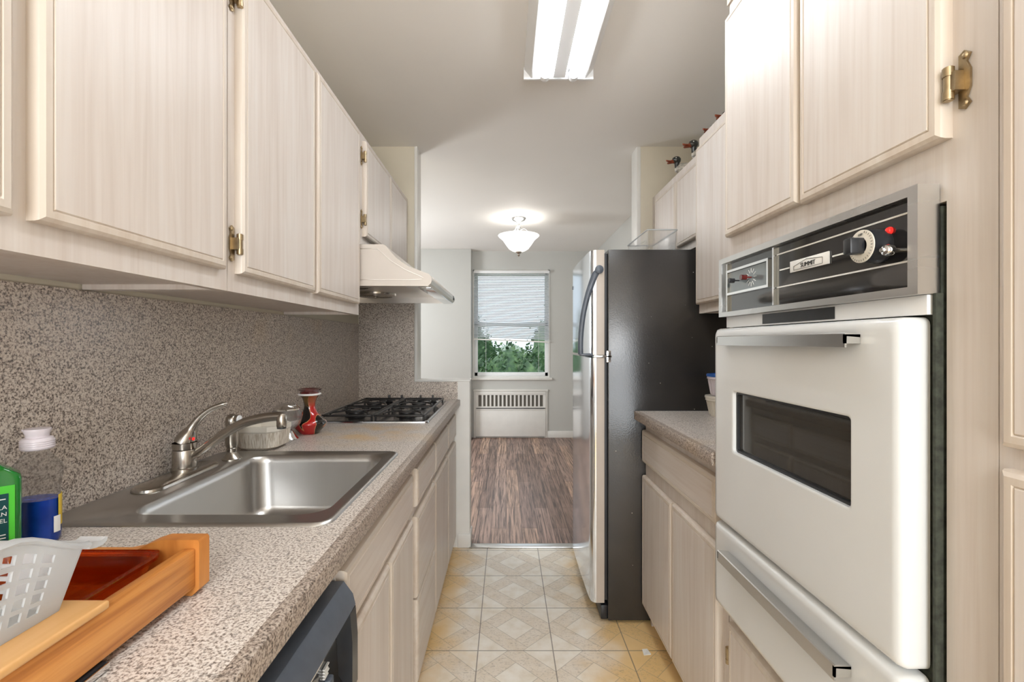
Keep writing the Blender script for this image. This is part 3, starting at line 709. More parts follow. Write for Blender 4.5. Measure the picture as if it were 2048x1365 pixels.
# ceramic dish, chrome compote, vase
dz = CT + .0008
cdsh = thing('ceramic_dish', 'cream octagonal ceramic dish with ribbed sides behind the sink', 'dish', (-.812, 1.556, dz))
def octo(cx, cy, hx, hy, ch, z): return [(cx + x, cy + y, z) for x, y in ((hx, -hy + ch), (hx, hy - ch), (hx - ch, hy), (-hx + ch, hy), (-hx, hy - ch), (-hx, -hy + ch), (-hx + ch, -hy), (hx - ch, -hy))]
b = B(); ox, oy = -.812, 1.556
loft(b, [octo(ox, oy, .045, .045, .02, dz), octo(ox, oy, .052, .052, .022, dz + .004), octo(ox, oy, .066, .062, .026, dz + .010), octo(ox, oy, .071, .067, .028, dz + .058)], mi=1)
loft(b, [octo(ox, oy, .071, .067, .028, dz + .058), octo(ox, oy, .073, .069, .028, dz + .062), octo(ox, oy, .073, .069, .028, dz + .078), octo(ox, oy, .069, .065, .026, dz + .079), octo(ox, oy, .064, .060, .024, dz + .03), octo(ox, oy, .05, .048, .02, dz + .014)], cap0=False, mi=0)
obj('bowl', b, ['ceramic', 'ribbed'], cdsh, ang=20)
cp = thing('glass_compote', 'clear glass bowl on a flared chrome foot with chrome lid beside the vase', 'bowl', (-.795, 1.68, dz))
cc = (-.795, 1.680, 0)
b = B(); lathe(b, [(.040, dz), (.041, dz + .003), (.033, dz + .012), (.022, dz + .03), (.016, dz + .036)], cc, 32); obj('foot', b, 'chrome', cp)
b = B(); lathe(b, [(.012, dz + .036), (.03, dz + .040), (.047, dz + .055), (.053, dz + .075), (.052, dz + .092), (.044, dz + .108), (.042, dz + .108), (.049, dz + .09), (.050, dz + .075), (.044, dz + .058), (.028, dz + .044)], cc, 32); obj('glass_bowl', b, 'clear', cp)
b = B(); lathe(b, [(.026, dz + .046), (.042, dz + .058), (.047, dz + .072), (.0, dz + .073)], cc, 28, cap1=False); obj('liner', b, 'chrome', cp)
b = B(); lathe(b, [(.045, dz + .108), (.046, dz + .113), (.038, dz + .118), (.034, dz + .126), (.018, dz + .131), (.0, dz + .132)], cc, 32, cap1=False); obj('lid', b, 'chrome', cp)
vs = thing('vase', 'red and black drip-glazed vase with flared neck beside the cooktop', 'vase', (-.762, 1.80, dz))
vc = (-.762, 1.80, 0)
b = B(); pr = [(.034, 0), (.037, .003), (.045, .012), (.057, .026), (.064, .040), (.0625, .046), (.053, .056), (.038, .068), (.027, .082), (.0215, .095), (.0200, .108), (.0215, .120), (.026, .134), (.034, .145), (.040, .149)]
lathe(b, [(r, dz + z) for r, z in pr], vc, 40, cap1=False); o = obj('body', b, 'vase', vs)
b = B(); lathe(b, [(.040, dz + .147), (.0425, dz + .150), (.0415, dz + .1535), (.036, dz + .1545)], vc, 40, cap0=False, cap1=False); obj('pale_rim_band', b, 'paper', vs)
b = B(); lathe(b, [(.036, dz + .1545), (.034, dz + .160), (.036, dz + .164), (.043, dz + .168), (.046, dz + .171), (.041, dz + .172), (.028, dz + .166), (.024, dz + .15)], vc, 40, cap0=False); obj('lip', b, 'darkred', vs)

# cooktop
KX0, KX1, KY0, KY1 = -.835, -.340, 2.02, 2.745
ck = thing('gas_cooktop', 'four-burner gas cooktop with black grates in the far end of the countertop', 'cooktop', (-.59, 2.38, CT))
b = B(); z0 = CT + .0005
kr = lambda m, r, z: [(x, y, z) for x, y in rrect((KX0 + KX1) / 2, (KY0 + KY1) / 2, (KX1 - KX0) / 2 - m, (KY1 - KY0) / 2 - m, r, 5)]
loft(b, [kr(0, .02, z0), kr(.001, .02, z0 + .006), kr(.006, .018, z0 + .008), kr(.012, .016, z0 + .008), kr(.018, .014, z0 + .003), kr(.05, .01, z0 + .003)]); obj('tray', b, plain('cooktop_steel', (0.45, 0.45, 0.46), 0.18, 1.0, var=0.1), ck)
burn = [(-.71, 2.20), (-.47, 2.20), (-.71, 2.50), (-.47, 2.50)]
for bx_, by_ in burn:
    b = B(); lathe(b, [(.05, 0), (.052, .004), (.04, .008), (.036, .014), (.04, .016), (.04, .021), (.0, .023)], (bx_, by_, z0 + .003), 24, cap1=False); obj('burner', b, 'blackiron', ck)
zt_ = z0 + .034
for gx0, gx1, bxx in ((KX0 + .02, (KX0 + KX1) / 2 - .003, -.71), ((KX0 + KX1) / 2 + .003, KX1 - .02, -.47)):
    b = B(); gy0, gy1 = KY0 + .025, KY1 - .075
    tube(b, [(x, y, zt_ - .006) for x, y in rrect((gx0 + gx1) / 2, (gy0 + gy1) / 2, (gx1 - gx0) / 2 - .005, (gy1 - gy0) / 2, .012, 3)], .0048, 8, closed=True)
    for yy in (gy0 + .005, (gy0 + gy1) / 2, gy1 - .005): tube(b, [(gx0, yy, zt_ - .006), (gx1, yy, zt_ - .006)], .0046, 8)
    for px_ in (gx0 + .006, gx1 - .006):
        for py_ in (gy0 + .01, (gy0 + gy1) / 2, gy1 - .01): tube(b, [(px_, py_, z0 + .004), (px_, py_, zt_ - .004)], .005, 6)
    for cy_ in (2.20, 2.50):
        ring = [(bxx + .062 * math.cos(R(a)), cy_ + .062 * math.sin(R(a)), zt_) for a in range(0, 360, 15)]
        tube(b, ring, .0036, 8, closed=True)
        for a in (45, 135, 225, 315):
            c_, s_ = math.cos(R(a)), math.sin(R(a))
            tube(b, [(bxx + .03 * c_, cy_ + .03 * s_, zt_), (bxx + .062 * c_, cy_ + .062 * s_, zt_), (bxx + min(.115, .5) * c_, cy_ + .115 * s_, zt_ - .003), (bxx + .12 * c_, cy_ + .148 * s_, zt_ - .006)], .0038, 8)
    obj('grate', b, 'blackiron', ck)
for kx in (-.68, -.607, -.497, -.427):
    b = B(); lathe(b, [(.021, 0), (.022, .004), (.016, .010), (.015, .022), (.012, .025), (0, .025)], (kx, 2.700, z0 + .004), 20, cap1=False)
    box(b, kx - .0045, kx + .0045, 2.683, 2.717, z0 + .02, z0 + .046, .003); obj('knob', b, 'black', ck)

# range hood
HY0, HY1 = 1.925, 2.79
hd = thing('range_hood', 'stainless under-cabinet range hood with curved front above the cooktop', 'range hood', (-.6, 1.93, 1.49))
top = [(XL + .004, 1.666), (-.5095, 1.666), (-.500, 1.660), (-.4617, 1.6148), (-.436, 1.594), (-.411, 1.5777), (-.3607, 1.5578), (-.323, 1.544), (-.313, 1.533), (-.3095, 1.517), (-.314, 1.503), (-.327, 1.493)]
b = B(); prism_xz(b, top + [(-.372, 1.493), (-.376, 1.528), (XL + .004, 1.528)], HY0 + .010, HY1 - .010); obj('body', b, 'steel_hood', hd, ang=30)
for y0_, y1_ in ((HY0, HY0 + .0095), (HY1 - .0095, HY1)):
    b = B(); prism_xz(b, top + [(XL + .004, 1.495)], y0_, y1_); obj('side_panel', b, plain('hood_side_reflection', (0.60, 0.545, 0.49), 0.32, var=0.03) if y0_ == HY0 else 'steel_hood', hd, ang=30)  # beige of the reflected cabinets painted on the near steel side
    if y0_ == HY0:   # pressed outline on the side panel
        b = B(); pth = [(-.875, 1.648), (-.535, 1.648), (-.475, 1.595), (-.42, 1.561), (-.36, 1.535), (-.345, 1.527), (-.350, 1.521), (-.40, 1.519), (-.875, 1.521)]
        tube(b, [(x, y0_ - .0002, z) for x, z in pth], .0016, 6, closed=True); obj('pressed_outline', b, 'steel_hood', hd)
b = B(); box(b, XL + .004, XL + .02, HY0 + .01, HY1 - .01, 1.497, 1.528); obj('back_lip', b, 'steel_hood', hd)
for fy in (2.12, 2.56):
    b = B(); lathe(b, [(.11, 1.5275), (.108, 1.518), (.095, 1.512)], (-.72, fy, 0), 32)
    for k in range(9):
        r_ = .09 - k * .01
        if r_ > .01: tube(b, [(-.72 + r_ * math.cos(R(a)), fy + r_ * math.sin(R(a)), 1.5115) for a in range(0, 360, 20)], .002, 6, closed=True)
    obj('fan_grille', b, 'nickel', hd)
b = B(); box(b, -.46, -.40, HY0 + .05, HY0 + .25, 1.512, 1.5275, .003); obj('lamp_cover', b, 'white_metal', hd)
b = B(); box(b, -.371, -.318, HY0 + .03, HY1 - .03, 1.487, 1.4925, .002); obj('control_strip', b, 'chrome', hd)
b = B()
for (ya, za, yb, zb_) in ((.0, .009, .022, .011), (.012, .010, .004, -.010), (.020, .0, .014, -.010), (.022, .006, .030, -.008), (.032, .002, .026, -.008), (.034, .002, .042, -.006), (.048, .002, .040, -.014)):
    yy = HY1 - .085; tube(b, [(-.3100, yy + ya, 1.519 + za), (-.3100, yy + yb, 1.519 + zb_)], .0016, 5)
obj('script_marks', b, 'black', hd)

# ------------------------------------------------------------------ bottles and tray at the near left
db = thing('dish_soap_bottle', 'clear squeeze bottle half full of blue dish soap with pale cap', 'bottle', (-.825, .815, dz))
bc = (-.822, .815, 0)
def oval(prof, c, mi=0, mat=None, b=None, cap0=True, cap1=True): return lathe(b, prof, c, 32, sx=1.0, sy=.72, cap0=cap0, cap1=cap1)
b = B(); oval([(.031, dz), (.035, dz + .004), (.036, dz + .02), (.0345, dz + .06), (.0345, dz + .095), (.037, dz + .115), (.0395, dz + .128), (.037, dz + .137), (.026, dz + .150), (.0185, dz + .158), (.0175, dz + .165)], bc, b=b); obj('bottle_body', b, 'clear_thin', db)
b = B(); oval([(.030, dz + .002), (.0335, dz + .006), (.0345, dz + .02), (.033, dz + .060), (.033, dz + .078), (.0, dz + .078)], bc, b=b, cap1=False); obj('liquid', b, 'bluefluid', db)
b = B(); lathe(b, [(.0205, dz + .164), (.0225, dz + .166), (.0225, dz + .180), (.020, dz + .184), (.016, dz + .185)], bc, 28)
for k in range(4): tube(b, [(bc[0] + .0226 * math.cos(R(a)), bc[1] + .0226 * math.sin(R(a)), dz + .168 + k * .0035) for a in range(0, 360, 20)], .0008, 5, closed=True)
obj('cap_base', b, 'pinkcap', db)
b = B(); lathe(b, [(.0155, dz + .185), (.016, dz + .190), (.0185, dz + .197), (.018, dz + .2), (0, dz + .201)], bc, 24, cap1=False); box(b, bc[0] - .021, bc[0], bc[1] - .008, bc[1] + .008, dz + .195, dz + .1995, .0015); obj('flip_cap', b, 'pinkcap', db)
b = B()
def shell(y_or_angles, z0_, z1_, r=.0358):
    rings = []
    for z in (z0_, z1_): rings.append([(bc[0] + r * math.cos(R(a)), bc[1] + r * .72 * math.sin(R(a)), z) for a in y_or_angles] + [(bc[0] + (r - .0008) * math.cos(R(a)), bc[1] + (r - .0008) * .72 * math.sin(R(a)), z) for a in reversed(y_or_angles)])
    return rings
loft(b, shell(list(range(4, 60, 8)), dz + .030, dz + .084)); obj('label', b, 'yellow', db)
b = B(); loft(b, shell(list(range(-14, 12, 5)), dz + .020, dz + .048, .0362)); obj('label_band', b, 'paper', db)

GC = (-.821, .732)
gb = thing('green_soap_bottle', 'green bottle with lime label cut off by the left edge', 'bottle', (GC[0], GC[1], dz))
gx0, gx1, gy0, gy1 = GC[0] - .040, GC[0] + .040, GC[1] - .020, GC[1] + .020
b = B(); g1 = [(x, y) for x, y in rrect(GC[0], GC[1], .040, .020, .009, 4)]
sc_ = lambda k, z: [(GC[0] + (x - GC[0]) * k, GC[1] + (y - GC[1]) * (k if k > .8 else min(1, k * 1.7)), z) for x, y in g1]
loft(b, [sc_(.96, dz), sc_(1, dz + .004), sc_(1, dz + .132), sc_(.96, dz + .139), sc_(.62, dz + .150), sc_(.40, dz + .157), sc_(.38, dz + .168)]); obj('bottle_body', b, 'greenfluid', gb)
b = B(); lathe(b, [(.016, dz + .168), (.016, dz + .19), (.012, dz + .192)], (GC[0], GC[1], 0), 20); obj('cap', b, 'paper', gb)
b = B(); box(b, gx0 + .006, gx1 - .008, gy0 - .0012, gy0 - .0002, dz + .012, dz + .124); obj('label', b, 'lime', gb)
b = B(); box(b, gx0 + .013, gx1 - .015, gy0 - .0022, gy0 - .0013, dz + .03, dz + .112); lp = obj('label_panel', b, 'teal', gb)
for tx_, tz_ in (('VANILLA', .0905), ('BEAN', .080), ('NOEL', .0695)):
    text_part('label_text', tx_, .0088, 'paper', gb, (gx1 - .0165, gy0 - .0026, dz + tz_), (1, 0, 0), (0, 0, 1), align='RIGHT')
for zz in (.047, .042, .103):
    b = B(); box(b, gx0 + .02, gx1 - .018, gy0 - .003, gy0 - .0024, dz + zz, dz + zz + .0015); obj('label_line', b, 'paper', gb)
gb.rotation_euler = (0, 0, R(47.8))

tr = thing('wooden_tray', 'honey oak tray with raised end blocks on the near left countertop', 'tray', (-.55, .45, dz))
b = B()   # far end board with raised ears, as seen from the side of the tray
prof = [(-.425, dz + .010), (-.425, dz + .074), (-.427, dz + .0775), (-.478, dz + .0775), (-.495, dz + .072), (-.515, dz + .062), (-.535, dz + .058), (-.70, dz + .058), (-.72, dz + .062), (-.74, dz + .072), (-.757, dz + .0775), (-.80, dz + .0775), (-.80, dz), (-.435, dz)]
prism_xz(b, prof, .643, .665); obj('end_board', b, 'oak_end', tr)
b = B(); prism_xz(b, prof, .06, .082); obj('end_board', b, 'oak_end', tr)
b = B(); box(b, -.447, -.430, .0822, .6428, dz + .012, dz + .066, .002); obj('side_rail', b, 'oak', tr)
b = B(); box(b, -.795, -.778, .0822, .6428, dz + .012, dz + .066, .002); obj('side_rail', b, 'oak', tr)
b = B(); box(b, -.7778, -.4472, .0822, .6428, dz + .012, dz + .020); obj('bottom_panel', b, 'oak', tr)

ad = thing('amber_glass_dish', 'amber glass loaf dish lying inside the wooden tray', 'dish', (-.56, .56, dz + .02))
def rr3(cx, cy, hx, hy, r, z): return [(x, y, z) for x, y in rrect(cx, cy, hx, hy, r, 5)]
az = dz + .0205; acx, acy = -.575, .510
b = B(); loft(b, [rr3(acx, acy, .085, .105, .02, az), rr3(acx, acy, .093, .113, .022, az + .004), rr3(acx, acy, .107, .122, .024, az + .040), rr3(acx, acy, .113, .126, .026, az + .043), rr3(acx, acy, .113, .126, .026, az + .047), rr3(acx, acy, .105, .119, .022, az + .047), rr3(acx, acy, .101, .116, .02, az + .04), rr3(acx, acy, .088, .108, .018, az + .008), rr3(acx, acy, .08, .10, .016, az + .006)]); obj('dish_body', b, 'amber', ad)
b = B(); box(b, acx - .10, acx + .10, acy + .118, acy + .1285, az + .040, az + .047, .003); obj('rim_handle', b, 'amber', ad)

bd = thing('tan_board', 'smooth tan wooden board lying across the front of the oak tray', 'board', (-.57, .3, dz + .067))
b = B(); box(b, -.770, -.423, .13, .497, dz + .0672, dz + .0765, .003, seg=3); obj('board_body', b, 'board', bd)

bk = thing('plastic_basket', 'frosted white plastic basket with square openings on top of the tan board', 'basket', (-.55, .33, dz + .0768))
bz = dz + .077
bxo, bxi, byo, byn = -.457, -.70, .475, .16   # bottom: near the rail, far side, far end, near end
H = .064; fl = .020
def arch(y): t = min(1.0, max(0.0, (.488 - y) / .085)); return .034 * t * t * (3 - 2 * t)
def lerp(a, b_, t): return a + (b_ - a) * t
def side(b, p00, p10, p01, p11, nu, nv, hu, hv, t, nrm, u0=.1, u1=.9, v0=.16, v1=.72):
    """lattice wall: p00..p11 corners (bottom a, bottom b, top a, top b), holes nu x nv"""
    P = lambda u, v: Vector(p00).lerp(Vector(p10), u).lerp(Vector(p01).lerp(Vector(p11), u), v)
    us = [0.0]; vs_ = [0.0]; du = (u1 - u0) / nu; dv = (v1 - v0) / nv
    for i in range(nu): us += [u0 + du * i + du * (1 - hu) / 2, u0 + du * i + du * (1 + hu) / 2]
    for j in range(nv): vs_ += [v0 + dv * j + dv * (1 - hv) / 2, v0 + dv * j + dv * (1 + hv) / 2]
    us.append(1.0); vs_.append(1.0); N = Vector(nrm) * t
    for i in range(len(us) - 1):
        for j in range(len(vs_) - 1):
            if i % 2 == 1 and j % 2 == 1: continue
            q = [P(us[i], vs_[j]), P(us[i + 1], vs_[j]), P(us[i + 1], vs_[j + 1]), P(us[i], vs_[j + 1])]
            a = [b.verts.new(p) for p in q]; c_ = [b.verts.new(p + N) for p in q]
            b.faces.new(a[::-1]); b.faces.new(c_)
            # side faces only where a hole or an outer edge lies beyond
            for e, (di, dj) in enumerate(((0, -1), (1, 0), (0, 1), (-1, 0))):
                ii, jj = i + di, j + dj
                if 0 <= ii < len(us) - 1 and 0 <= jj < len(vs_) - 1 and not (ii % 2 == 1 and jj % 2 == 1): continue
                k = (e + 1) % 4; b.faces.new((a[e], a[k], c_[k], c_[e]))
b = B(); T_ = .0022
A0, A1, A2, A3 = (bxo, byo, bz), (bxi, byo, bz), (bxi, byn, bz), (bxo, byn, bz)
Z1 = bz + H
C0, C1, C2, C3 = (bxo + fl, byo + fl * .3, Z1), (bxi - fl, byo + fl * .3, Z1), (bxi - fl, byn - fl, Z1), (bxo + fl, byn - fl, Z1)
side(b, A3, A0, C3, C0, 17, 5, .64, .66, T_, (-1, 0, 0), .03, .93, .12, .90)
side(b, A0, A1, C0, C1, 5, 4, .66, .66, T_, (0, -1, 0), .22, .92, .10, .86)
side(b, A1, A2, C1, C2, 9, 4, .66, .66, T_, (1, 0, 0), .12, .95, .10, .86)
side(b, A2, A3, C2, C3, 5, 4, .66, .66, T_, (0, 1, 0), .1, .9, .10, .86)
bmesh.ops.remove_doubles(b, verts=b.verts, dist=1e-5)
for v in b.verts: v.co.z += arch(v.co.y) * (v.co.z - bz) / H
obj('basket_wall', b, 'frost', bk, smooth=False)
b = B(); box(b, bxi, bxo, byn, byo, bz - .0002, bz + .002); obj('basket_floor', b, 'frost', bk)
b = B()
rim = []
for k in range(25):
    y = lerp(C3[1], C0[1], k / 24); rim.append((C0[0] + .003, y, Z1 + arch(y)))
tube(b, rim, .0042, 8, sx=.8, sy=1.3)
tube(b, [(C0[0], C0[1] + .002, Z1), (C1[0], C1[1] + .002, Z1)], .0042, 8, sx=.8, sy=1.3)
tube(b, [(x - .006 - .0 * z, y, z) for x, y, z in [(C1[0] + .003, p[1], p[2]) for p in rim]], .0042, 8, sx=.8, sy=1.3)
tube(b, [(C3[0], C3[1], Z1 + arch(C3[1])), (C2[0], C2[1], Z1 + arch(C2[1]))], .0042, 8, sx=.8, sy=1.3)
gp = [(0, -.004), (.008, -.006), (.016, -.006), (.020, -.004), (.022, 0), (.020, .001), (.013, -.001), (.004, .002), (-.002, .003)]
loft(b, [[(x, C0[1] + p, Z1 + q) for p, q in gp] for x in (C0[0] + .006, C0[0] - .022)])
obj('rim', b, 'frost', bk)

ph = thing('flat_black_case', 'small flat black case with silver edge on the countertop under the oak tray', 'case', (-.45, .43, dz))
b = B(); box(b, -.470, -.4288, .36, .502, dz, dz + .009, .0035); obj('case_body', b, 'black', ph)
b = B(); box(b, -.4285, -.4255, .362, .500, dz + .001, dz + .008, .001); obj('silver_edge', b, 'chrome', ph)

# ------------------------------------------------------------------ right side
RX = .622; RXD = .622       # face-frame plane of the right base and oven cabinets
RT = .953
c = thing('base_cabinet', 'pale laminate base cabinet on the right with one wide drawer over two doors', 'cabinet', (RX, 1.30, 0))
b = B(); frame(b, RX, .02, -1, 1.301, 2.076, .075, .914, (1.70,), (.698,), .05); obj('face_frame', b, 'lam_v', c, smooth=False)
b = B(); box(b, RX + .021, XR - .003, 1.301, 1.317, 0, .914); box(b, RX + .021, XR - .003, 2.06, 2.076, 0, .914); box(b, RX + .021, XR - .003, 1.317, 2.06, .078, .092); box(b, RX + .06, RX + .075, 1.317, 2.06, 0, .078); obj('carcass', b, 'lam_v', c, smooth=False)
door(c, -1, RX, 1.345, 2.074, .728, .870, 'drawer_front', True)
door(c, -1, RX, 1.711, 2.074, .092, .668); door(c, -1, RX, 1.336, 1.700, .092, .671, hinge=((1.332, .615, -1),))
o = countertop('countertop', .571, XR - .001, 1.2965, 2.078, RT, -1)
tag(o, 'short speckled laminate countertop on the right between fridge and wall oven', 'countertop')

def wallcab(label, xf, y0, y1, z0, z1, doors, stiles):
    c = thing('wall_cabinet', label, 'cabinet', (xf, y0, z0), 'wall cabinets above the fridge')
    carcass(c, -1, xf, XR, y0, y1, z0, z1, stiles)
    for d in doors: door(c, -1, xf, *d)
wallcab('short pale laminate wall cabinet over the fridge with carved ducks on it', .897, 2.046, 2.853, 1.712, 2.145, [(2.07, 2.405, 1.748, 2.10), (2.425, 2.76, 1.748, 2.10)], (2.415,))
wallcab('tall pale laminate wall cabinet above the right counter beside the oven cabinet', .847, 1.297, 2.044, 1.386, 2.155, [(1.68, 2.04, 1.425, 2.108), (1.32, 1.66, 1.425, 2.108)], (1.67,))

# oven cabinet and pantry
oc = thing('oven_cabinet', 'tall pale laminate cabinet built around the wall oven', 'cabinet', (RX, .60, 0))
Y0c, Y1c = .588, 1.296
b = B()
box(b, RX, RX + .02, Y0c, .657, .075, 2.20); box(b, RX, RX + .02, 1.279, Y1c, .075, 2.20)
box(b, RX, RX + .02, .657, 1.279, 1.46, 1.58); box(b, RX, RX + .02, .657, 1.279, 2.15, 2.20)
box(b, RX, RX + .02, .657, 1.279, .47, .56); box(b, RX, RX + .02, .657, 1.279, .075, .11); box(b, RX, RX + .02, .957, .975, 1.58, 2.15)
obj('face_frame', b, 'lam_v', oc, smooth=False)
b = B(); box(b, RX + .0205, XR - .003, Y0c, Y0c + .018, 0, 2.20); box(b, RX + .0205, XR - .003, Y1c - .017, Y1c, 0, 2.20)
box(b, RX + .0205, XR - .003, Y0c + .018, Y1c - .017, .50, .52); box(b, RX + .0205, XR - .003, Y0c + .018, Y1c - .017, 1.50, 1.52); box(b, RX + .0205, XR - .003, Y0c + .018, Y1c - .017, 2.18, 2.20)
box(b, RX + .06, RX + .075, Y0c + .018, Y1c - .017, 0, .075)
obj('carcass', b, 'lam_v', oc, smooth=False)
b = B(); box(b, RX - .006, RX + .03, Y0c - .6, Y1c + .006, 2.20, 2.235, .003); obj('top_moulding', b, 'edge_h', oc)
door(oc, -1, RX, .970, 1.290, 1.550, 2.155); door(oc, -1, RX, .648, .962, 1.545, 2.155, hinge=((.640, 1.615, -1),))
door(oc, -1, RX, .668, 1.270, .100, .497, hinge=((1.276, .40, 1),))
pc = thing('pantry_cabinet', 'tall pale laminate pantry cabinet at the right edge, nearest the camera', 'cabinet', (RX, .13, 0))
carcass(pc, -1, RX, XR, -.02, .5872, .075, 2.1995, (), (1.118,))
door(pc, -1, RX, .16, .571, 1.132, 2.15); door(pc, -1, RX, .16, .571, .10, 1.105)

# wall oven
ov = thing('wall_oven', 'white built-in wall oven with black glass control panel and warming drawer', 'oven', (.60, .98, .54))
OY0, OY1 = .677, 1.290
b = B(); box(b, .6205, 1.15, .664, 1.276, .562, 1.455); obj('oven_body', b, 'shadowgap', ov, smooth=False)
b = B(); box(b, .608, .6195, .6585, .664, .56, 1.33, .001); obj('side_flange', b, 'shadowgap', ov)
# control panel frame (bars with mitred look)
PY0, PY1, PZ0, PZ1 = .665, 1.288, 1.329, 1.487
b = B(); fw = .017
plate_hole(b, [(PY0, PZ0), (PY1, PZ0), (PY1, PZ1), (PY0, PZ1)], [(PY0 + fw, PZ0 + .012), (PY1 - fw, PZ0 + .012), (PY1 - fw, PZ1 - .014), (PY0 + fw, PZ1 - .014)], .588, .6195)
obj('control_panel_frame', b, 'steel_trim', ov, smooth=False)
b = B(); box(b, .600, .606, PY0 + fw, PY1 - fw, PZ0 + .012, PZ1 - .014); cpn = obj('control_panel', b, 'panelglass', ov)
b = B()
for (y0_, y1_, z0_) in ((.683, 1.03, 1.452), (.683, 1.03, 1.3795), (.985, 1.02, 1.4165), (.79, .855, 1.4165)): box(b, .5988, .5998, y0_, y1_, z0_, z0_ + .0028)
obj('white_line', b, 'paper', cpn)
for y0_, y1_ in ((1.034, 1.040), (1.252, 1.256)):
    b = B(); box(b, .594, .5998, y0_, y1_, PZ0 + .014, PZ1 - .016); obj('divider', b, 'chrome', cpn)
b = B(); plate_hole(b, [(1.05, 1.385), (1.249, 1.385), (1.249, 1.451), (1.05, 1.451)], [(1.056, 1.391), (1.243, 1.391), (1.243, 1.445), (1.056, 1.445)], .590, .5998); ckf = obj('clock_frame', b, 'chrome', cpn, smooth=False)
b = B(); box(b, .595, .5995, 1.0565, 1.2425, 1.3915, 1.4445); obj('clock_face', b, 'clockface', cpn)
b = B()
for a in range(0, 360, 30):
    c_, s_ = math.cos(R(a)), math.sin(R(a)); tube(b, [(.5945, 1.13 + .012 * c_, 1.418 + .012 * s_), (.5945, 1.13 + .024 * c_, 1.418 + .022 * s_)], .0006, 5)
obj('clock_marks', b, 'paper', cpn)
for yy, mt in ((1.13, 'darkred'), (1.19, 'black')):
    b = B(); lathe(b, [(.002, 0), (.002, -.012), (.0065, -.013), (.0065, -.026), (0, -.026)], (.595, yy, 1.418), 16, 'x', cap1=False); obj('clock_knob', b, mt, cpn)
b = B(); box(b, .597, .5998, .862, .980, 1.406, 1.4295, .0008); bdg = obj('badge', b, 'paper', cpn)
b = B()
for p0, p1 in (((.966, 1.4095), (.878, 1.4095)), ((.966, 1.4095), (.966, 1.4175)), ((.878, 1.4095), (.878, 1.4215)), ((.966, 1.4175), (.925, 1.4265)), ((.925, 1.4265), (.878, 1.4215))):
    tube(b, [(.5965, p0[0], p0[1]), (.5965, p1[0], p1[1])], .0004, 4)
obj('badge_outline', b, 'black', bdg)
text_part('badge_text', 'SUMMIT', .0125, 'black', bdg, (.5964, .921, 1.4158), (0, -1, 0), (0, 0, 1))
kc = (.600, .747, 1.414)
b = B(); lathe(b, [(.0275, 0), (.0275, -.010), (.0265, -.012), (.0265, -.028)], kc, 32, 'x'); dk = obj('thermostat_dial', b, 'black', cpn)
b = B(); lathe(b, [(.0262, -.0285), (.0262, -.0305), (.013, -.0315), (.013, -.0285)], kc, 32, 'x', cap0=False, cap1=False); obj('dial_ring', b, 'ceramic', dk)
b = B()
for a in range(20, 330, 12):
    c_, s_ = math.cos(R(a + 90)), math.sin(R(a + 90)); tube(b, [(.5686, .747 + .0215 * c_, 1.414 + .0215 * s_), (.5686, .747 + .0245 * c_, 1.414 + .0245 * s_)], .0004, 4)
obj('dial_marks', b, 'black', dk)
text_part('dial_text', 'OFF', .0055, 'black', dk, (.5682, .747, 1.4325), (0, -1, 0), (0, 0, 1), ext=.0002)
b = B(); box(b, .546, .570, .738, .756, 1.401, 1.427, .003); obj('dial_grip', b, 'black', dk)
b = B(); lathe(b, [(.006, 0), (.006, -.002), (.0045, -.005), (0, -.006)], (.600, .727, 1.4345), 16, 'x', cap1=False); obj('indicator_lamp', b, 'red', cpn)
b = B(); lathe(b, [(.0035, 0), (.0035, -.014), (.008, -.015), (.009, -.022), (.0075, -.026), (.003, -.027), (.003, -.032), (0, -.032)], (.600, .706, 1.400), 20, 'x', cap1=False); obj('timer_stem', b, 'chrome', cpn)
# trim strip with vent
b = B(); box(b, .604, .6195, .668, 1.276, 1.300, 1.3285); obj('trim_strip', b, 'white_metal', ov, smooth=False)
b = B(); box(b, .6025, .6038, .855, 1.095, 1.303, 1.3255); obj('vent_slot', b, 'black', ov)
# door
b = B(); n_ = 4
def ringp(y0, y1, z0, z1, r): return rrect((y0 + y1) / 2, (z0 + z1) / 2, (y1 - y0) / 2, (z1 - z0) / 2, r, n_)
dy0, dy1, dz0, dz1 = OY0, OY1, .778, 1.297
win = (.779, 1.183, .981, 1.135)
L = []
for (m, x) in ((0, .617), (0, .588), (.003, .580), (.009, .5755), (.018, .575), (.024, .575), (.05, .575)): L.append([(x, y, z) for y, z in ringp(dy0 + m, dy1 - m, dz0 + m, dz1 - m, .012)])
for (m, x) in ((-.012, .575), (-.005, .575), (-.003, .575), (0, .577), (.001, .590)): L.append([(x, y, z) for y, z in ringp(win[0] + m, win[1] - m, win[2] + m, win[3] - m, .008)])
loft(b, L, True, False, False)
loft(b, [[(.617, y, z) for y, z in ringp(dy0, dy1, dz0, dz1, .012)], [(.617, y, z) for y, z in ringp(win[0], win[1], win[2], win[3], .008)]], True, False, False)
od = obj('oven_door', b, 'white', ov, ang=50)
b = B(); box(b, .591, .596, win[0] - .004, win[1] + .004, win[2] - .004, win[3] + .004); obj('door_glass', b, 'ovenglass', od)
b = B(); plate_hole(b, ringp(win[0] - .0005, win[1] + .0005, win[2] - .0005, win[3] + .0005, .008), ringp(win[0] + .006, win[1] - .006, win[2] + .006, win[3] - .006, .006), .584, .5905); obj('window_gasket', b, 'black', od)
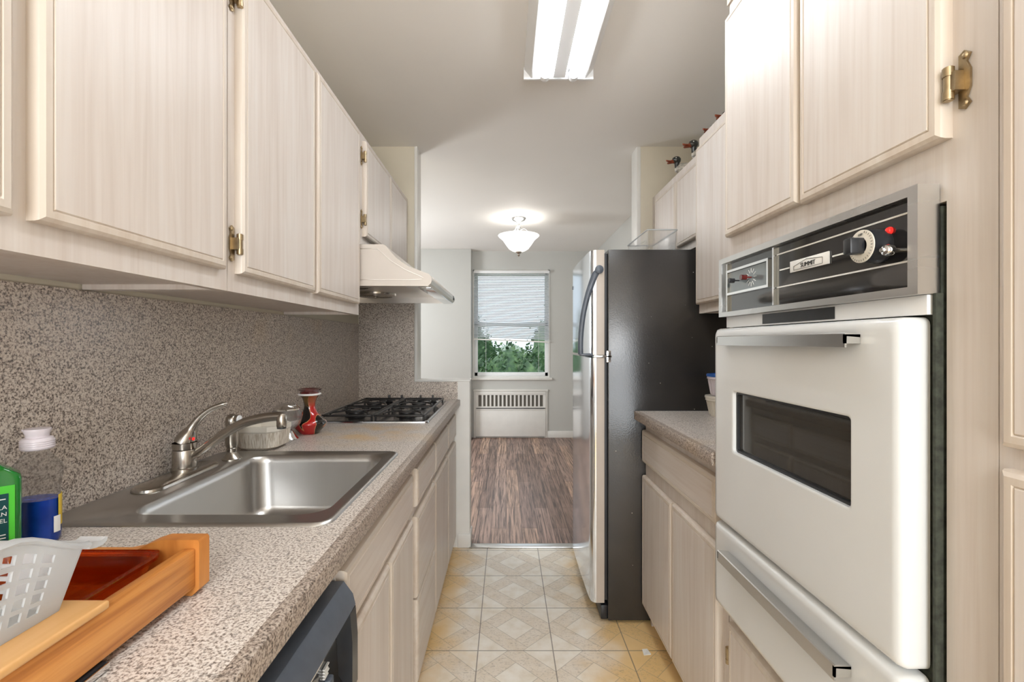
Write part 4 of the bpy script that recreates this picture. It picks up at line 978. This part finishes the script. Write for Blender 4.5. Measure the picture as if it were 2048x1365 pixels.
def pull(parent, y0, y1, z0, z1, xo, slant=0.0):
    b = B(); prof = [(.5745, z1 - .003), (xo + .002, z1), (xo, z1 - .002), (xo - slant, z0), (xo + .003 - slant, z0 - .0005), (xo + .0035, z1 - .006), (.5745, z1 - .008)]
    loft(b, [[(x, y0, z) for x, z in prof], [(x, y1, z) for x, z in prof]])
    for yy in (y0, y1 - .004): box(b, xo - slant * .5, .5745, yy, yy + .004, z0 + .006, z1 - .003)
    obj('handle', b, 'satin', parent, ang=30)
pull(od, .755, 1.215, 1.252, 1.276, .549)
b = B(); wz0, wz1 = .545, .769
L = [[(x, y, z) for y, z in ringp(OY0 + m, OY1 - m, wz0 + m, wz1 - m, .010)] for (m, x) in ((0, .617), (0, .588), (.003, .580), (.009, .5755), (.018, .575), (.024, .575))]
loft(b, L, True, True, True); wd = obj('warming_drawer', b, 'white', ov, ang=50)
pull(wd, .775, 1.205, .695, .722, .546)

# refrigerator
fr = thing('refrigerator', 'top-freezer refrigerator with steel doors and black side', 'refrigerator', (.45, 2.09, 0))
FXB, FXD, FY0_, FY1_ = .455, .380, 2.083, 2.69
b = B(); box(b, FXB, 1.165, FY0_, FY1_, .012, 1.676, .004); obj('body', b, 'fridge_side', fr)
b = B(); box(b, FXB - .016, FXB - .001, FY0_ + .006, FY1_ - .006, .10, 1.192, .004); box(b, FXB - .016, FXB - .001, FY0_ + .006, FY1_ - .006, 1.204, 1.660, .004); obj('door_gasket', b, 'rubber', fr)
b = B(); box(b, FXB - .03, FXB, FY0_ + .01, FY1_ - .01, .012, .075, .003); obj('toe_grille', b, 'black', fr)
def fdoor(z0, z1, name):
    b = B(); xb = FXB - .0165
    prof = [(xb, FY0_), (FXD + .022, FY0_), (FXD + .008, FY0_ + .006), (FXD + .001, FY0_ + .018), (FXD - .003, FY0_ + .05), (FXD - .006, (FY0_ + FY1_) / 2), (FXD - .003, FY1_ - .05), (FXD + .001, FY1_ - .018), (FXD + .008, FY1_ - .006), (FXD + .022, FY1_), (xb, FY1_)]
    loft(b, [[(x, y, z) for x, y in prof] for z in (z0, z1)])
    b.normal_update()
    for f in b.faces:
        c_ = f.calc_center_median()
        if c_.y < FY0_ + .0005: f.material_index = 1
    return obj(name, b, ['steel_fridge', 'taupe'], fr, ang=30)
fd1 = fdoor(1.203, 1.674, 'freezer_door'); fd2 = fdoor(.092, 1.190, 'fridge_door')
b = B(); hp = cr([(.418, 2.098, 1.590), (.405, 2.094, 1.572), (.385, 2.090, 1.53), (.362, 2.092, 1.46), (.345, 2.094, 1.38), (.336, 2.096, 1.30), (.334, 2.098, 1.235), (.335, 2.10, 1.206)], 4)
tube(b, hp, [.019, .020, .020, .0195, .0185, .0175, .0165, .0155, .0148, .014, .0135, .013, .0125] + [.012] * 40, 14, sx=1.0, sy=.75, up=(1, 0, 0))
lathe(b, [(.017, 0), (.019, -.006), (.019, -.012), (.014, -.016), (0, -.017)], (.414, 2.0835, 1.585), 20, 'y', cap1=False)
box(b, .330, .400, 2.092, 2.125, 1.1985, 1.210, .004); obj('handle', b, 'grey_plastic', fd1, ang=50)
b = B(); lathe(b, [(.010, 0), (.010, -.002), (.008, -.003), (0, -.003)], (.3785, 2.655, 1.57), 20, 'x', cap1=False); obj('round_emblem', b, 'grey_plastic', fd1)
b = B(); box(b, FXD + .01, FXB + .016, FY0_ - .004, FY0_ + .03, 1.1915, 1.2015, .002); box(b, FXB - .008, FXB + .012, FY0_ - .004, FY0_ - .001, 1.17, 1.222, .001); obj('hinge_bracket', b, 'chrome', fr)

# clear bins on the fridge
def bin_(label, x0, x1, y0, y1, z0, z1):
    t = thing('clear_bin', label, 'bin', ((x0 + x1) / 2, (y0 + y1) / 2, z0))
    b = B(); cx_, cy_ = (x0 + x1) / 2, (y0 + y1) / 2; hx_, hy_ = (x1 - x0) / 2, (y1 - y0) / 2
    q = lambda k, z: [(x, y, z) for x, y in rrect(cx_, cy_, hx_ * k, hy_ * k, .008, 3)]
    loft(b, [q(.94, z0), q(.99, z1 - .01), q(1.0, z1 - .01), q(1.0, z1), q(.985, z1), q(.93, z0 + .003)]); obj('bin_body', b, 'clear', t)
    b = B()
    for k in (1.003,): tube(b, q(k, z1 - .004), .0028, 6, closed=True)
    obj('bin_rim', b, 'frost', t)
    return t
bin_('clear plastic drawer bin on top of the fridge near its door', .655, .795, 2.16, 2.52, 1.677, 1.787)
bin_('shallower clear plastic bin on top of the fridge toward the wall', .81, .885, 2.12, 2.50, 1.677, 1.775) if False else None

# containers on right counter
def container(label, x, y, z, lidmat, h, r, body, fl=1.18):
    t = thing('food_container', label, 'container', (x, y, z), 'food containers stacked on the right counter')
    b = B(); seg = 24
    lathe(b, [(r * .78, z), (r * .80, z + .004), (r * .97, z + h - .016), (r * 1.06, z + h - .013), (r * 1.06, z + h - .004), (r * .9, z + h - .003)], (x, y, 0), seg)
    for k in range(seg): 
        a = 2 * math.pi * k / seg
        tube(b, [(x + r * .82 * math.cos(a), y + r * .82 * math.sin(a), z + .006), (x + r * .985 * math.cos(a), y + r * .985 * math.sin(a), z + h - .018)], .0016, 4)
    obj('container_body', b, body, t)
    b = B(); lathe(b, [(r * 1.08, z + h - .004), (r * 1.10, z + h), (r * 1.08, z + h + .006), (r * .95, z + h + .007), (r * .93, z + h + .003), (0, z + h + .003)], (x, y, 0), 32, cap1=False); obj('lid', b, lidmat, t)
container('white ribbed food container with pale lid at the bottom of the stack', .905, 1.935, RT + .0006, 'ceramic', .078, .068, 'ceramic')
container('ribbed food container with blue lid on top of the stack', .905, 1.935, RT + .0006 + .078 + .0076, 'bluelid', .082, .062, 'pinkcap')

# ducks
def duck(x, y, z, label, rz=0.0, first=None):
    if first is None:
        t = thing('carved_duck', label, 'figurine', (x, y, z), 'carved ducks standing on the wall cabinets')
        b = B(); lathe(b, [(.0, -.062), (.018, -.055), (.032, -.03), (.036, 0), (.030, .035), (.012, .06), (.0, .075)], (x + .052, y, z + .036), 20, 'x', sx=.85, sy=.95, cap0=False, cap1=False)
        obj('duck_body', b, 'duckbody', t)
        b = B(); tube(b, cr([(x + .012, y, z + .030), (x + .004, y, z + .048), (x + .002, y, z + .066), (x + .004, y, z + .080)], 4), [.019, .0175, .016, .0145, .0135, .013, .0125, .0125, .013, .014, .015, .016, .016], 16)
        lathe(b, [(0, -.024), (.012, -.020), (.0185, -.010), (.0205, .0), (.019, .010), (.012, .019), (0, .023)], (x, y, z + .084), 18, 'x', cap0=False, cap1=False)
        obj('duck_head', b, 'duckhead', t)
        b = B()
        loft(b, [[(x - xx, y + hw * math.cos(R(a)), z + zc + hh * math.sin(R(a))) for a in range(0, 360, 30)] for xx, hw, hh, zc in ((.014, .011, .010, .082), (.024, .010, .0075, .079), (.034, .0115, .005, .077), (.044, .012, .0035, .078), (.052, .008, .003, .081), (.056, .003, .0015, .084))])
        loft(b, [[(x - xx, y + hw * math.cos(R(a)), z + zc + hh * math.sin(R(a))) for a in range(0, 360, 30)] for xx, hw, hh, zc in ((.014, .010, .006, .074), (.028, .009, .004, .070), (.042, .010, .003, .067), (.050, .005, .002, .068))])
        obj('beak', b, 'beak', t)
        for s in (-1, 1):
            b = B(); lathe(b, [(0, 0), (.003, .0005), (.003, .002), (0, .003)], (x - .008, y + s * .0165 - (.001 if s > 0 else .002), z + .09), 10, 'y', cap0=False, cap1=False); obj('eye', b, 'paper', t)
        return t
    t = first.copy(); COL.objects.link(t); t.location = (x, y, z); t['label'] = label; t.rotation_euler = (0, 0, rz)
    for ch in list(first.children):
        c_ = ch.copy(); COL.objects.link(c_); c_.parent = t
    return t
d1 = duck(.905, 2.475, 2.1455, 'dark-headed carved duck with red-brown bill, farthest along the cabinet tops')
duck(.915, 2.275, 2.1455, 'carved duck with wide-open red-brown bill, second from the far end of the cabinets', R(6), d1)
duck(.946, 2.106, 2.1455, 'carved duck of which only head top and bill tip show behind the cabinet edge', R(-3), d1)
duck(.953, 2.005, 2.1555, 'carved duck nearest the camera, only its rounded brown bill showing above the cabinet', R(4), d1)

# scrap of paper on the floor
b = B(); zc = .0006
loft(b, [[(.552, 1.868, zc), (.582, 1.873, zc), (.577, 1.908, zc), (.555, 1.903, zc)], [(.552, 1.868, zc + .001), (.582, 1.873, zc + .004), (.577, 1.908, zc + .001), (.555, 1.903, zc + .003)]])
tag(obj('paper_scrap', b, 'paper', None, (.567, 1.888, 0)), 'tiny torn paper scrap on the vinyl floor by the right cabinets', 'paper')

# ------------------------------------------------------------------ outside
random.seed(4)
b = B(); box(b, -40, 40, 7, 90, -9.1, -9.0); struct('ground_outside', b, 'lawn')
def tree(x, y, top, rad, label, grp='trees outside the dining room window'):
    t = thing('tree', label, 'tree', (x, y, -9), grp)
    b = B(); tube(b, [(x, y, -9), (x + .1, y, -5), (x, y, top - rad)], [.25, .2, .1], 8); obj('trunk', b, 'bark', t)
    b = B(); hgt = rad * 1.25
    for i in range(5200):
        u = random.uniform(-1, 1); a = random.uniform(0, 2 * math.pi); rr = random.uniform(.72, 1.0)
        s = math.sqrt(1 - u * u); lump = 1 + .18 * math.sin(a * 5 + u * 7) + .12 * math.sin(a * 11 + u * 3)
        p = Vector((x + rad * rr * s * math.cos(a) * lump, y + rad * rr * s * math.sin(a) * lump, top - hgt + hgt * u * rr * lump))
        q = random.uniform(.05, .13)
        n1 = Vector((random.gauss(0, 1), random.gauss(0, 1), random.gauss(0, 1))).normalized(); n2 = n1.orthogonal().normalized()
        n3 = n1.cross(n2)
        vs_ = [b.verts.new(p + n2 * q), b.verts.new(p + n3 * q * .6), b.verts.new(p - n2 * q), b.verts.new(p - n3 * q * .6)]
        b.faces.new(vs_)
    me_ = obj('foliage', b, 'leaf', t, smooth=False)
    b = B(); bmesh.ops.create_icosphere(b, subdivisions=3, radius=1.0)
    for v in b.verts:
        a = math.atan2(v.co.y, v.co.x); lump = 1 + .18 * math.sin(a * 5 + v.co.z * 7)
        v.co = Vector((x + v.co.x * rad * .92 * lump, y + v.co.y * rad * .92 * lump, top - hgt + v.co.z * hgt * .92 * lump))
    obj('inner_foliage', b, 'leaf', t)
tree(-2.75, 22, 2.7, 2.3, 'broad green tree left of centre in the window view')
tree(3.3, 22.5, 2.9, 2.3, 'broad green tree right of centre in the window view')
tree(.15, 16.5, 1.0, 1.5, 'lower green tree in the middle of the window view')
tree(-8.2, 25, 2.4, 2.4, 'tall green tree at the left edge of the window view')
tree(9.2, 26, 2.6, 2.6, 'tall green tree at the right edge of the window view')
hs = thing('house', 'pale house with green gabled roof between the trees outside', 'house', (0, 32, -9))
b = B(); box(b, -2.6, 2.6, 32, 39, -9, -.2); obj('house_wall', b, 'siding', hs)
b = B(); loft(b, [[(-2.6, y, -.3), (3.4, y, -.3), (.3, y, 1.25)] for y in (31.6, 39.4)]); obj('house_roof', b, 'roof', hs)
b = B(); loft(b, [[(-1.7, y, -.2), (2.3, y, -.2), (.3, y, .85)] for y in (31.5, 31.59)]); obj('gable', b, 'siding', hs)
